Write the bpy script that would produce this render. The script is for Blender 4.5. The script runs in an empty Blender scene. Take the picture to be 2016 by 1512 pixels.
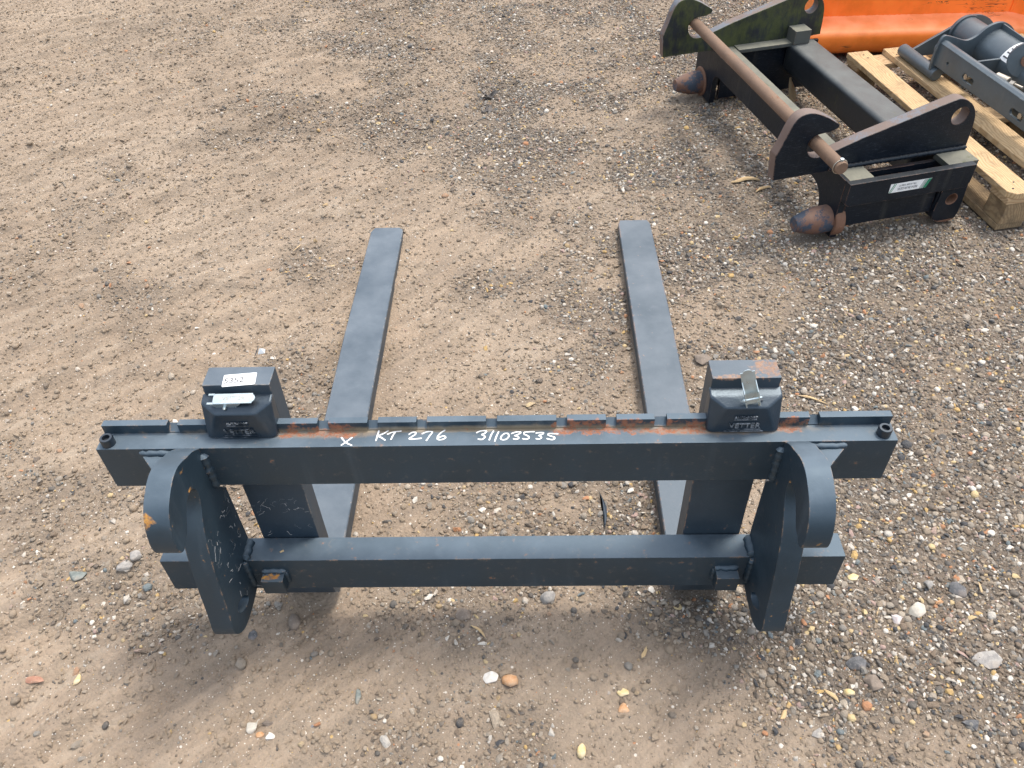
import bpy, bmesh, math, random
import numpy as np
from mathutils import Vector, Matrix, noise as mnoise

# ------------------------------------------------------------------ scene basics
scene = bpy.context.scene
COL = scene.collection
R = math.radians

cam_data = bpy.data.cameras.new('camera')
cam_data.sensor_width = 36.0
cam_data.lens = 28.2375
cam_data.clip_start = 0.05
cam_data.clip_end = 600.0
cam = bpy.data.objects.new('camera', cam_data)
COL.objects.link(cam)
_r = Vector((0.999535, 0.009421, -0.028996)); _u = Vector((0.013685, 0.711243, 0.702813)); _f = Vector((-0.027245, 0.702883, -0.710784))
cam.matrix_world = Matrix(((_r.x, _u.x, -_f.x, 0.07514), (_r.y, _u.y, -_f.y, -0.89507), (_r.z, _u.z, -_f.z, 1.61385), (0, 0, 0, 1)))
scene.camera = cam

SUN_DIR = Vector((0.30, 0.27, 1.0)).normalized()
world = bpy.data.worlds.new('World'); scene.world = world; world.use_nodes = True
wn = world.node_tree.nodes; wl = world.node_tree.links
wn.clear()
sky = wn.new('ShaderNodeTexSky'); sky.sky_type = 'NISHITA'; sky.sun_disc = False
sky.sun_elevation = math.asin(SUN_DIR.z); sky.sun_rotation = math.atan2(SUN_DIR.x, SUN_DIR.y)
sky.air_density = 1.0; sky.dust_density = 6.0; sky.ozone_density = 0.3; sky.altitude = 50
bg = wn.new('ShaderNodeBackground'); bg.inputs['Strength'].default_value = 0.15
wo = wn.new('ShaderNodeOutputWorld')
veil = wn.new('ShaderNodeMix'); veil.data_type = 'RGBA'; veil.blend_type = 'ADD'; veil.inputs[0].default_value = 1.0    # thin bright cloud layer over the blue
veil.inputs[7].default_value = (3.7, 4.0, 4.3, 1.0)
wl.new(sky.outputs[0], veil.inputs[6]); wl.new(veil.outputs[2], bg.inputs[0]); wl.new(bg.outputs[0], wo.inputs[0])

sun_data = bpy.data.lights.new('sun', 'SUN')
sun_data.energy = 2.0; sun_data.angle = R(11); sun_data.color = (1.0, 0.95, 0.87)
sun = bpy.data.objects.new('sun', sun_data); COL.objects.link(sun)
sun.rotation_euler = SUN_DIR.to_track_quat('Z', 'Y').to_euler()
sun.location = (2, 2, 8)

vs = scene.view_settings
vs.view_transform = 'Standard'; vs.look = 'None'; vs.gamma = 1.0; vs.use_curve_mapping = False
vs.exposure = 0.27

random.seed(7)
rng = np.random.default_rng(11)

# ------------------------------------------------------------------ object helpers
def link(o, parent=None):
    COL.objects.link(o)
    if parent is not None: o.parent = parent
    return o

def thing(name, label, cat, loc=(0, 0, 0), rot=(0, 0, 0), group=None):
    o = bpy.data.objects.new(name, None); o.empty_display_size = .1
    o.location = loc; o.rotation_euler = rot
    o['label'] = label; o['category'] = cat
    if group: o['group'] = group
    return link(o)

def obj(name, src, mat, parent=None, smooth=None, label=None):
    if isinstance(src, bmesh.types.BMesh):
        me = bpy.data.meshes.new(name); src.to_mesh(me); src.free()
    else: me = src
    if mat: me.materials.append(mat)
    if smooth is not None:
        me.shade_smooth()
        try: me.set_sharp_from_angle(angle=R(smooth))
        except Exception: pass
    o = bpy.data.objects.new(name, me)
    if label: o['label'] = label
    if smooth is not None and len(me.polygons) < 3000:
        wnm = o.modifiers.new('even_shading', 'WEIGHTED_NORMAL'); wnm.keep_sharp = True; wnm.weight = 100
    return link(o, parent)

def tag(o, label, cat, group=None):
    o['label'] = label; o['category'] = cat
    if group: o['group'] = group
    return o

def add_box(bm, x0, x1, y0, y1, z0, z1, bev=0.0, seg=2, f=None):
    t = bmesh.new()
    vs_ = [t.verts.new((x, y, z)) for z in (z0, z1) for y in (y0, y1) for x in (x0, x1)]
    for q in ((0, 2, 3, 1), (4, 5, 7, 6), (0, 1, 5, 4), (2, 6, 7, 3), (0, 4, 6, 2), (1, 3, 7, 5)):
        t.faces.new([vs_[i] for i in q])
    if bev > 0:
        bmesh.ops.bevel(t, geom=list(t.edges), offset=bev, segments=seg, profile=.5, affect='EDGES')
    if f:
        for v in t.verts: v.co = Vector(f(v.co))
    merge(bm, t)
    return bm

def merge(bm, t):
    me = bpy.data.meshes.new('tmp'); t.to_mesh(me); t.free()
    bm.from_mesh(me); bpy.data.meshes.remove(me)

def add_hull(bm, pts, bev=0.0, seg=2):
    t = bmesh.new()
    for p in pts: t.verts.new(p)
    bmesh.ops.convex_hull(t, input=list(t.verts))
    bmesh.ops.delete(t, geom=[v for v in t.verts if not v.link_faces], context='VERTS')
    bmesh.ops.dissolve_limit(t, angle_limit=R(1), verts=list(t.verts), edges=list(t.edges))
    if bev > 0: bmesh.ops.bevel(t, geom=list(t.edges), offset=bev, segments=seg, profile=.5, affect='EDGES')
    merge(bm, t); return bm

def add_lathe(bm, prof, axis_o, axis_d, n=32, caps=True):
    """prof: list of (t along axis, radius)"""
    d = Vector(axis_d).normalized(); o = Vector(axis_o)
    a = d.orthogonal().normalized(); b = d.cross(a)
    rings = []
    for t_, r in prof:
        rings.append([bm.verts.new(o + d * t_ + (a * math.cos(2 * math.pi * i / n) + b * math.sin(2 * math.pi * i / n)) * r) for i in range(n)])
    for r0, r1 in zip(rings, rings[1:]):
        for i in range(n): bm.faces.new((r0[i], r0[(i + 1) % n], r1[(i + 1) % n], r1[i]))
    if caps:
        bm.faces.new(list(reversed(rings[0]))); bm.faces.new(rings[-1])
    return bm

def add_tube(bm, pts, r, n=8):
    """thin round bar along a polyline"""
    P = [Vector(p) for p in pts]; rings = []
    prev = None
    for i, p in enumerate(P):
        d = (P[min(i + 1, len(P) - 1)] - P[max(i - 1, 0)]).normalized()
        a = d.orthogonal().normalized() if prev is None else (prev - d * prev.dot(d)).normalized()
        prev = a; b = d.cross(a)
        rr = r[i] if isinstance(r, (list, tuple)) else r
        rings.append([bm.verts.new(p + (a * math.cos(2 * math.pi * k / n) + b * math.sin(2 * math.pi * k / n)) * rr) for k in range(n)])
    for r0, r1 in zip(rings, rings[1:]):
        for i in range(n): bm.faces.new((r0[i], r0[(i + 1) % n], r1[(i + 1) % n], r1[i]))
    bm.faces.new(list(reversed(rings[0]))); bm.faces.new(rings[-1])
    return bm

def smooth_outline(pts, n=4):
    """Catmull-Rom through points; a point with a third value 1 stays a corner"""
    out = []; N = len(pts)
    for i in range(N):
        p0, p1, p2, p3 = pts[i - 1], pts[i], pts[(i + 1) % N], pts[(i + 2) % N]
        c1 = len(p1) > 2; c2 = len(p2) > 2
        out.append((p1[0], p1[1]))
        if c1 and c2: continue
        q0 = p1 if c1 else p0; q3 = p2 if c2 else p3
        for k in range(1, n):
            t = k / n
            out.append(tuple(.5 * ((2 * p1[j]) + (-q0[j] + p2[j]) * t + (2 * q0[j] - 5 * p1[j] + 4 * p2[j] - q3[j]) * t * t + (-q0[j] + 3 * p1[j] - 3 * p2[j] + q3[j]) * t ** 3) for j in (0, 1)))
    return out

def plate(outline, holes, thick, bevel, M):
    """flat plate with holes and softly eased edges: outline in local (a, b), thickness 0..thick along c, M maps to the thing"""
    cu = bpy.data.curves.new('plate', 'CURVE'); cu.dimensions = '2D'; cu.fill_mode = 'BOTH'
    cu.extrude = thick / 2 - bevel; cu.bevel_depth = bevel; cu.bevel_resolution = 1; cu.offset = -bevel
    for loop in [outline] + list(holes):
        s = cu.splines.new('POLY'); s.points.add(len(loop) - 1)
        for p, c in zip(s.points, loop): p.co = (c[0], c[1], 0, 1)
        s.use_cyclic_u = True
    o = bpy.data.objects.new('plate', cu)
    me = bpy.data.meshes.new_from_object(o)
    bpy.data.objects.remove(o); bpy.data.curves.remove(cu)
    me.transform(Matrix.Translation((0, 0, thick / 2))); me.transform(M)
    bm = bmesh.new(); bm.from_mesh(me); bpy.data.meshes.remove(me)
    bmesh.ops.remove_doubles(bm, verts=list(bm.verts), dist=1e-5)
    bmesh.ops.recalc_face_normals(bm, faces=list(bm.faces))
    return bm

def circle(cx, cy, rx, ry=None, n=28, rot=0):
    ry = ry or rx; out = []
    for i in range(n):
        a = 2 * math.pi * i / n; x, y = rx * math.cos(a), ry * math.sin(a)
        out.append((cx + x * math.cos(rot) - y * math.sin(rot), cy + x * math.sin(rot) + y * math.cos(rot)))
    return out

def text_mesh(s, size, M, extrude=0.0003, squeeze=1.0, align='CENTER'):
    cu = bpy.data.curves.new('text', 'FONT'); cu.body = s; cu.size = size; cu.extrude = extrude
    cu.align_x = align; cu.align_y = 'CENTER'; cu.resolution_u = 3
    o = bpy.data.objects.new('text', cu); me = bpy.data.meshes.new_from_object(o)
    bpy.data.objects.remove(o); bpy.data.curves.remove(cu)
    me.transform(Matrix.Diagonal((squeeze, 1, 1, 1))); me.transform(M)
    bm = bmesh.new(); bm.from_mesh(me); bpy.data.meshes.remove(me)
    return bm

def frame_matrix(o, a, b):
    a = Vector(a).normalized(); b = Vector(b); b = (b - a * b.dot(a)).normalized(); c = a.cross(b); o = Vector(o)
    return Matrix(((a.x, b.x, c.x, o.x), (a.y, b.y, c.y, o.y), (a.z, b.z, c.z, o.z), (0, 0, 0, 1)))

def weld(bm, p0, p1, r=.005, wob=.0012, up=(0, 0, 1), n=None):
    """a bead of weld metal along a seam, rippled"""
    p0 = Vector(p0); p1 = Vector(p1); L = (p1 - p0).length; n = n or max(6, int(L / .006))
    pts = []; rad = []
    for i in range(n + 1):
        t = i / n
        pts.append(p0.lerp(p1, t) + Vector((random.uniform(-1, 1), random.uniform(-1, 1), random.uniform(-1, 1))) * wob * .5)
        rad.append(r * (1 + .13 * math.sin(i * 2.1)) + random.uniform(-wob, wob) * .5)
    rad[0] *= .6; rad[-1] *= .6
    return add_tube(bm, pts, rad, 8)

def welds(parent, mat, *beads):
    for b in beads:
        bm = bmesh.new(); weld(bm, *b); obj('weld_bead', bm, mat, parent, 50)

# ------------------------------------------------------------------ materials
class NT:
    def __init__(s, name):
        s.m = bpy.data.materials.new(name); s.m.use_nodes = True
        s.t = s.m.node_tree; s.t.nodes.clear()
        s.out = s.n('ShaderNodeOutputMaterial'); s.b = s.n('ShaderNodeBsdfPrincipled')
        s.l(s.b.outputs[0], s.out.inputs[0])
        s.tc = s.n('ShaderNodeTexCoord')
    def n(s, k, **kw):
        nd = s.t.nodes.new(k)
        for a, v in kw.items(): setattr(nd, a, v)
        return nd
    def l(s, a, b): s.t.links.new(a, b)
    def put(s, sock, v):
        if isinstance(v, (int, float)): sock.default_value = v
        elif isinstance(v, (tuple, list)): sock.default_value = (*v, 1.0) if (len(v) == 3 and sock.type == 'RGBA') else v
        else: s.l(v, sock)
    def math(s, op, a, b=0.0, c=0.0, clamp=False):
        nd = s.n('ShaderNodeMath', operation=op, use_clamp=clamp)
        s.put(nd.inputs[0], a); s.put(nd.inputs[1], b); s.put(nd.inputs[2], c); return nd.outputs[0]
    def mix(s, f, a, b, mode='MIX'):
        nd = s.n('ShaderNodeMix', data_type='RGBA', blend_type=mode, clamp_factor=True)
        s.put(nd.inputs[0], f); s.put(nd.inputs[6], a); s.put(nd.inputs[7], b); return nd.outputs[2]
    def ss(s, v, lo, hi, a=0.0, b=1.0):
        nd = s.n('ShaderNodeMapRange', interpolation_type='SMOOTHSTEP')
        s.put(nd.inputs[0], v); s.put(nd.inputs[1], lo); s.put(nd.inputs[2], hi); s.put(nd.inputs[3], a); s.put(nd.inputs[4], b); return nd.outputs[0]
    def noise(s, scale, detail=3, rough=.55, vec=None, dist=0.0, stretch=None, color=False):
        nd = s.n('ShaderNodeTexNoise'); nd.inputs['Scale'].default_value = scale; nd.inputs['Detail'].default_value = detail
        nd.inputs['Roughness'].default_value = rough; nd.inputs['Distortion'].default_value = dist
        s.l(s.vec(vec, stretch), nd.inputs[0]); return nd.outputs[1 if color else 0]
    def vec(s, vec=None, stretch=None, rot=None):
        v = vec if vec is not None else s.tc.outputs['Object']
        if stretch or rot:
            mp = s.n('ShaderNodeMapping'); s.l(v, mp.inputs[0])
            if stretch: mp.inputs['Scale'].default_value = stretch
            if rot: mp.inputs['Rotation'].default_value = rot
            v = mp.outputs[0]
        return v
    def voronoi(s, scale, feature='F1', vec=None, out='Distance', rand=1.0, stretch=None):
        nd = s.n('ShaderNodeTexVoronoi', feature=feature); nd.inputs['Scale'].default_value = scale
        nd.inputs['Randomness'].default_value = rand
        s.l(s.vec(vec, stretch), nd.inputs['Vector']); return nd.outputs[out]
    def sep(s, v):
        nd = s.n('ShaderNodeSeparateXYZ'); s.l(v, nd.inputs[0]); return nd.outputs
    def ramp(s, f, stops, interp='LINEAR'):
        nd = s.n('ShaderNodeValToRGB'); s.l(f, nd.inputs[0]); cr = nd.color_ramp; cr.interpolation = interp
        while len(cr.elements) < len(stops): cr.elements.new(.5)
        for e, (p, c) in zip(cr.elements, stops): e.position = p; e.color = (*c, 1)
        return nd.outputs[0]
    def bump(s, h, strength=.3, dist=.01, normal=None):
        nd = s.n('ShaderNodeBump'); nd.inputs['Strength'].default_value = strength; nd.inputs['Distance'].default_value = dist
        s.l(h, nd.inputs['Height'])
        if normal is not None: s.l(normal, nd.inputs['Normal'])
        return nd.outputs[0]
    def edge(s, radius=.004, lo=.02, hi=.12):
        """how near a sharp edge the point lies, for worn and chipped paint"""
        be = s.n('ShaderNodeBevel', samples=3); be.inputs[0].default_value = radius
        g = s.n('ShaderNodeNewGeometry')
        d = s.n('ShaderNodeVectorMath', operation='DOT_PRODUCT'); s.l(be.outputs[0], d.inputs[0]); s.l(g.outputs['Normal'], d.inputs[1])
        return s.ss(s.math('SUBTRACT', 1.0, d.outputs['Value']), lo, hi)
    def blob(s, c, r, warp=None):
        """1 inside an ellipsoid in the thing's own space, falling off"""
        sub = s.n('ShaderNodeVectorMath', operation='SUBTRACT'); s.l(s.tc.outputs['Object'], sub.inputs[0]); sub.inputs[1].default_value = c
        dv = s.n('ShaderNodeVectorMath', operation='DIVIDE'); s.l(sub.outputs[0], dv.inputs[0]); dv.inputs[1].default_value = r
        ln = s.n('ShaderNodeVectorMath', operation='LENGTH'); s.l(dv.outputs[0], ln.inputs[0])
        return s.math('SUBTRACT', 1.0, ln.outputs['Value'], clamp=True)
    def normal_z(s):
        g = s.n('ShaderNodeNewGeometry'); return s.sep(g.outputs['Normal'])[2]

def paint(name, base, rough=.42, dust_sheen=.18, dust_sheen_col=(.30, .255, .21), rust=0.0, edge=.5, edgecol=(.20, .13, .08), blobs=(), moss=0.0, stains=(),
          rustcol=((.16, .055, .022), (.33, .13, .05)), scratch=.25, bumpy=.05, spec=.5, ior=1.5, tint=None, worn=None, scale=1.0, wscale=5, scrapes=None, scr=.72):
    t = NT(name)
    n1 = t.noise(9 * scale, 5, .6); n2 = t.noise(60 * scale, 4, .6); n3 = t.noise(240, 3, .6); n4 = t.noise(130, 3, .7)
    c = t.mix(t.ss(n1, .3, .75), tuple(v * .86 for v in base), tuple(v * 1.14 for v in base))
    c = t.mix(t.math('MULTIPLY', t.ss(n2, .5, .8), .25), c, tuple(min(1, v * 1.6 + .01) for v in base))
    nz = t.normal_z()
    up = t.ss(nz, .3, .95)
    d = t.math('MULTIPLY', t.math('ADD', t.math('MULTIPLY', up, dust_sheen), dust_sheen * .07), t.ss(n1, .2, .85, .35, 1.25))  # upward-face layer: dust on most paints, painted sky sheen on the blue-grey steels
    c = t.mix(d, c, dust_sheen_col)
    run = t.noise(22, 3, .55, stretch=(1, 1, .12)); c = t.mix(t.math('MULTIPLY', t.ss(run, .58, .78), .10), c, dust_sheen_col)
    scf = t.noise(6, 6, .75); c = t.mix(t.math('MULTIPLY', t.ss(scf, .60, .72), .12), c, tuple(min(1, v * 1.3 + .03) for v in base))
    # fine scratches in two directions
    sc = t.noise(14, 2, .5, stretch=(3, 60, 60)); sc2 = t.noise(20, 2, .5, stretch=(50, 3, 30))
    s_ = t.math('MULTIPLY', t.math('ADD', t.ss(sc, scr, scr + .04), t.ss(sc2, scr + .01, scr + .05), clamp=True), scratch)
    c = t.mix(s_, c, tuple(min(1, v * 2.2 + .04) for v in base))
    for cc, rr_, col_, am in stains:
        b = t.blob(cc, rr_); c = t.mix(t.math('MULTIPLY', t.ss(t.math('ADD', b, t.math('MULTIPLY', t.math('SUBTRACT', n2, .5), .9)), .05, .75), am), c, col_)
    rm = None
    def addm(m):
        nonlocal rm
        rm = m if rm is None else t.math('MAXIMUM', rm, m)
    if rust > 0: addm(t.ss(t.math('ADD', n1, t.math('MULTIPLY', n2, .5)), 1.10 - rust, 1.2 - rust))
    for cc, rr in blobs:
        b = t.blob(cc, rr); addm(t.math('MULTIPLY', t.ss(t.math('ADD', b, t.math('MULTIPLY', t.math('SUBTRACT', n2, .5), 1.9)), .30, .52), t.ss(n4, .34, .60, .25, 1.0)))
    if moss > 0:
        mm = t.ss(t.math('ADD', t.noise(7, 5, .65), t.math('MULTIPLY', t.noise(50, 4, .7, stretch=(1, 1, .35)), .6)), .95 - moss * .3, 1.15 - moss * .2)
        c = t.mix(t.math('MULTIPLY', mm, .8), c, t.mix(n2, (.030, .040, .012), (.085, .10, .025)))
    if edge > 0:
        e = t.edge(.0035)
        ew = t.math('MULTIPLY', e, t.ss(t.math('ADD', n2, t.math('MULTIPLY', n1, .6)), .95 - edge * .35, 1.05 - edge * .2))
        c = t.mix(ew, c, t.mix(n3, edgecol, tuple(min(1, v * 1.9) for v in edgecol)))
    if scrapes:
        k1 = t.noise(5, 3, .6, stretch=(1.0, 3, 9), dist=1.2); k2 = t.noise(3.1, 2, .5)
        c = t.mix(t.math('MULTIPLY', t.ss(t.math('ABSOLUTE', t.math('SUBTRACT', k1, .5)), .012, .002), t.ss(k2, .50, .56)), c, scrapes)
        c = t.mix(t.ss(t.noise(16, 5, .75, stretch=(.8, 1, 1.3)), .72, .74), c, scrapes)
    if worn:
        w = t.ss(t.math('ADD', t.noise(wscale, 5, .7), t.math('MULTIPLY', n3, .25)), worn[0], worn[0] + .12)
        c = t.mix(w, c, worn[1])
    rgh = t.ss(n1, .2, .8, rough - .06, rough + .10)
    rgh = t.math('ADD', rgh, t.math('MULTIPLY', d, .5), clamp=True)
    if rm is not None:
        rc = t.mix(n3, rustcol[0], rustcol[1]); rc = t.mix(t.ss(n2, .4, .7), rc, rustcol[1])
        c = t.mix(rm, c, rc); rgh = t.math('MAXIMUM', rgh, t.math('MULTIPLY', rm, .9))
    t.put(t.b.inputs['Base Color'], c); t.put(t.b.inputs['Roughness'], rgh)
    t.b.inputs['Specular IOR Level'].default_value = spec; t.b.inputs['IOR'].default_value = ior
    if tint: t.b.inputs['Specular Tint'].default_value = (*tint, 1)
    h = t.math('ADD', t.math('MULTIPLY', n3, .3), n2)
    if rm is not None: h = t.math('ADD', h, t.math('MULTIPLY', t.math('MULTIPLY', rm, n3), 2.0))
    t.l(t.bump(h, bumpy * 4, .0015), t.b.inputs['Normal'])
    return t.m

STEEL = (.0095, .0215, .033)
rail_rust = [((x, .03, .556), (rx, .016, .03)) for x, rx in ((-.30, .085), (-.27, .05), (.13, .05), (.17, .055), (.235, .06), (.30, .04), (.52, .05), (.36, .05), (-.36, .03), (.20, .02))]
M_frame = paint('anthracite_paint', STEEL, rough=.44, dust_sheen=.42, dust_sheen_col=(.19, .235, .275), ior=1.72, tint=(.64, .83, 1.0), edge=.32, blobs=rail_rust, scratch=.12,  # blue-grey on upward faces is sky sheen put into the colour
                rustcol=((.13, .050, .025), (.30, .115, .05)),
                stains=[((0, .036, .549), (.75, .007, .012), (.27, .21, .13), .75), ((.40, .030, .547), (.24, .016, .012), (.26, .18, .10), .7), ((-.30, .030, .547), (.16, .014, .012), (.26, .18, .10), .6)])
M_hook = paint('hook_paint', STEEL, rough=.44, dust_sheen=.40, dust_sheen_col=(.19, .235, .275), ior=1.68, tint=(.64, .83, 1.0), edge=.45, edgecol=(.24, .15, .08), scratch=.2,  # tops lightened in the colour to look sky-lit
               blobs=[((-.552, -.155, .548), (.016, .03, .020)), ((-.53, -.080, .512), (.06, .016, .022)), ((.53, -.072, .508), (.06, .016, .022)), ((-.462, -.036, .190), (.026, .012, .012))],
               rustcol=((.28, .10, .02), (.55, .27, .05)))
M_fork = paint('fork_paint', (.016, .030, .046), rough=.44, dust_sheen=.42, dust_sheen_col=(.21, .235, .26), ior=1.68, tint=(.70, .86, 1.0), edge=.5, edgecol=(.22, .18, .14), scratch=.5,  # painted sky sheen brightens the upward faces of the fork
               worn=(.80, (.16, .17, .18)))
M_fork_worn = paint('fork_worn_paint', (.018, .030, .042), rough=.44, dust_sheen=.42, dust_sheen_col=(.215, .235, .255), ior=1.68, tint=(.70, .86, 1.0), edge=.6, edgecol=(.30, .16, .08), scratch=.7,  # same sky sheen painted on the upward faces
                    blobs=[((.48, .085, .645), (.045, .05, .02)), ((.43, .064, .645), (.07, .010, .012))], worn=(.78, (.13, .14, .16)),
                    rustcol=((.16, .085, .05), (.30, .18, .11)))
M_cast = paint('cast_housing_paint', (.010, .019, .030), rough=.36, dust_sheen=.04, ior=1.7, tint=(.70, .86, 1.0), edge=.7, edgecol=(.22, .24, .26), bumpy=.10, scratch=.1)
M_black = paint('old_black_paint', (.004, .007, .013), rough=.38, dust_sheen=.07, ior=1.38, tint=(.75, .9, 1.0), dust_sheen_col=(.24, .22, .17), edge=.75, edgecol=(.17, .10, .07), rust=.05, scratch=.9, scr=.655,
                rustcol=((.10, .045, .025), (.20, .10, .06)), bumpy=.08)
M_black_moss = paint('mossy_black_paint', (.008, .012, .018), rough=.5, dust_sheen=.22, dust_sheen_col=(.22, .23, .15), edge=.6, edgecol=(.15, .12, .08), moss=1.0, scratch=.2, bumpy=.12)
M_deck = paint('grimy_deck_paint', (.06, .065, .06), rough=.6, dust_sheen=.75, dust_sheen_col=(.23, .225, .175), edge=.5, edgecol=(.20, .13, .09), moss=.25, scratch=.2, bumpy=.1)
M_tube = paint('dusty_black_tube', (.006, .010, .015), rough=.42, dust_sheen=.42, dust_sheen_col=(.20, .215, .20), ior=1.6, edge=.5, moss=.15, scratch=.8, bumpy=.12)
M_rim = paint('cut_edge_rust', (.135, .088, .070), rough=.6, dust_sheen=.28, dust_sheen_col=(.24, .215, .19), edge=.2, worn=(.60, (.13, .145, .17)), rust=.12, rustcol=((.14, .06, .04), (.24, .12, .08)), scratch=.3)
M_rusty = paint('rusty_steel', (.17, .085, .052), rough=.75, dust_sheen=.22, dust_sheen_col=(.34, .24, .16), edge=0, rust=.2,
                rustcol=((.09, .042, .028), (.26, .12, .07)), bumpy=.2, scratch=.15)
M_rod = paint('brown_rusty_rod', (.16, .098, .064), rough=.7, dust_sheen=.20, dust_sheen_col=(.30, .22, .15), edge=0, rust=.22,
              rustcol=((.085, .045, .03), (.24, .115, .06)), bumpy=.15, scratch=.2)
M_cone = paint('rusty_locating_pin', (.15, .075, .05), rough=.7, dust_sheen=.15, edge=0, rust=.16, worn=(.56, (.035, .050, .075)), rustcol=((.10, .050, .035), (.22, .10, .06)), bumpy=.25, wscale=14)
M_grey = paint('slate_grey_paint', (.070, .090, .104), rough=.36, dust_sheen=.05, ior=1.7, tint=(.85, .95, 1.0), edge=.2, edgecol=(.18, .18, .17), scratch=.08)
M_orange = paint('orange_paint', (1.0, .235, .024), rough=.42, dust_sheen=.5, dust_sheen_col=(1.0, .55, .34), edge=.5, edgecol=(.22, .07, .03), scratch=0.0,  # upward faces blend to a paler orange
                 worn=(.80, (.10, .035, .02)), scrapes=(.06, .03, .02))

def metal(name, col, rough, met=1.0, bumps=.1):
    t = NT(name); n = t.noise(120, 4, .6); n0 = t.noise(14, 4, .6)
    t.put(t.b.inputs['Base Color'], t.mix(t.ss(n0, .3, .7), tuple(v * .75 for v in col), col))
    t.put(t.b.inputs['Roughness'], t.ss(n, .3, .7, rough - .08, rough + .12)); t.b.inputs['Metallic'].default_value = met
    t.l(t.bump(n, bumps, .001), t.b.inputs['Normal']); return t.m
M_zinc = metal('bright_zinc', (.66, .76, .78), .34, .85)
M_zincdull = metal('dull_zinc', (.55, .50, .42), .42, .8)
M_bolt = paint('black_bolt', (.010, .014, .020), rough=.34, dust_sheen=.05, edge=0, ior=1.7, tint=(.7, .86, 1), scratch=0)

def flat(name, col, rough=.5, dirt=.1):
    t = NT(name); n = t.noise(70, 4, .6)
    t.put(t.b.inputs['Base Color'], t.mix(t.math('MULTIPLY', t.ss(n, .4, .75), dirt), col, (.35, .31, .26)))
    t.b.inputs['Roughness'].default_value = rough; return t.m
M_white = flat('white_sticker', (.78, .80, .80), .35, .12)
M_chalk = flat('white_marker_paint', (.80, .82, .82), .55, .05)
M_ink = flat('black_print', (.04, .04, .045), .5, 0)
M_inkgrey = flat('grey_print', (.12, .13, .15), .5, 0)
M_green = flat('green_print', (.015, .20, .11), .4, .05)
M_redink = flat('red_print', (.55, .08, .07), .4, .05)
M_blueink = flat('blue_print', (.08, .13, .30), .4, .05)
M_web = flat('cobweb_silk', (.42, .43, .43), .7, 0)
M_plastic = flat('clear_plastic', (.62, .68, .72), .2, .1)
M_scrap = paint('black_rubber_scrap', (.02, .021, .024), rough=.55, dust_sheen=.3, edge=0, scratch=0, bumpy=.3)

def wood(name, c0, c1, dark=0.0, knots=True, axis=1):
    """pine, grain along local Y"""
    t = NT(name)
    oi = t.n('ShaderNodeObjectInfo')
    off = t.n('ShaderNodeCombineXYZ'); t.l(t.math('MULTIPLY', oi.outputs['Random'], 7.0), off.inputs[0]); t.l(t.math('MULTIPLY', oi.outputs['Random'], 3.0), off.inputs[2])
    ad = t.n('ShaderNodeVectorMath', operation='ADD'); t.l(t.tc.outputs['Object'], ad.inputs[0]); t.l(off.outputs[0], ad.inputs[1])
    st = (1, .10, 1) if axis == 1 else (.10, 1, 1)
    warp = t.noise(7, 3, .5, vec=ad.outputs[0], color=True, stretch=(1, .5, 1) if axis == 1 else (.5, 1, 1))
    wv = t.n('ShaderNodeVectorMath', operation='MULTIPLY_ADD'); t.l(warp, wv.inputs[0]); wv.inputs[1].default_value = (.10, .10, .10)
    mp = t.n('ShaderNodeMapping'); t.l(ad.outputs[0], mp.inputs[0]); mp.inputs['Scale'].default_value = st
    t.l(mp.outputs[0], wv.inputs[2])
    w = t.n('ShaderNodeTexWave', wave_type='RINGS'); w.rings_direction = 'Y' if axis == 1 else 'X'
    w.inputs['Scale'].default_value = 34; w.inputs['Distortion'].default_value = 2.0; w.inputs['Detail'].default_value = 2
    t.l(wv.outputs[0], w.inputs[0])
    fine = t.noise(260, 3, .6, vec=ad.outputs[0], stretch=st)
    big = t.noise(5, 4, .6, vec=ad.outputs[0])
    c = t.mix(t.math('MULTIPLY', t.ss(w.outputs[1], .35, .95), .75), c0, c1)
    c = t.mix(t.math('MULTIPLY', t.ss(fine, .45, .75), .35), c, tuple(v * .62 for v in c1))
    c = t.mix(t.math('MULTIPLY', t.ss(big, .5, .8), .30), c, tuple(v * .7 for v in c0))
    if dark > 0:
        dn = t.noise(22, 6, .7, vec=ad.outputs[0])
        c = t.mix(t.math('MULTIPLY', t.ss(dn, .5 - dark * .3, .7), min(1, dark + .2)), c, (.085, .066, .045))
    t.put(t.b.inputs['Base Color'], c); t.b.inputs['Roughness'].default_value = .72; t.b.inputs['Specular IOR Level'].default_value = .3
    t.l(t.bump(t.math('ADD', fine, t.math('MULTIPLY', w.outputs[1], .3)), .35, .0012), t.b.inputs['Normal'])
    return t.m
M_pine = wood('fresh_pine', (.54, .39, .22), (.38, .24, .115), dark=.12)
M_pine_low = wood('weathered_pine', (.32, .23, .13), (.22, .145, .08), dark=.5)
M_pine_cross = wood('cross_pine', (.48, .34, .20), (.34, .22, .11), axis=0)
M_straw = flat('dry_straw', (.50, .36, .19), .75, .3)
M_leaf = flat('dry_leaf', (.46, .33, .18), .6, .4)

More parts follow.
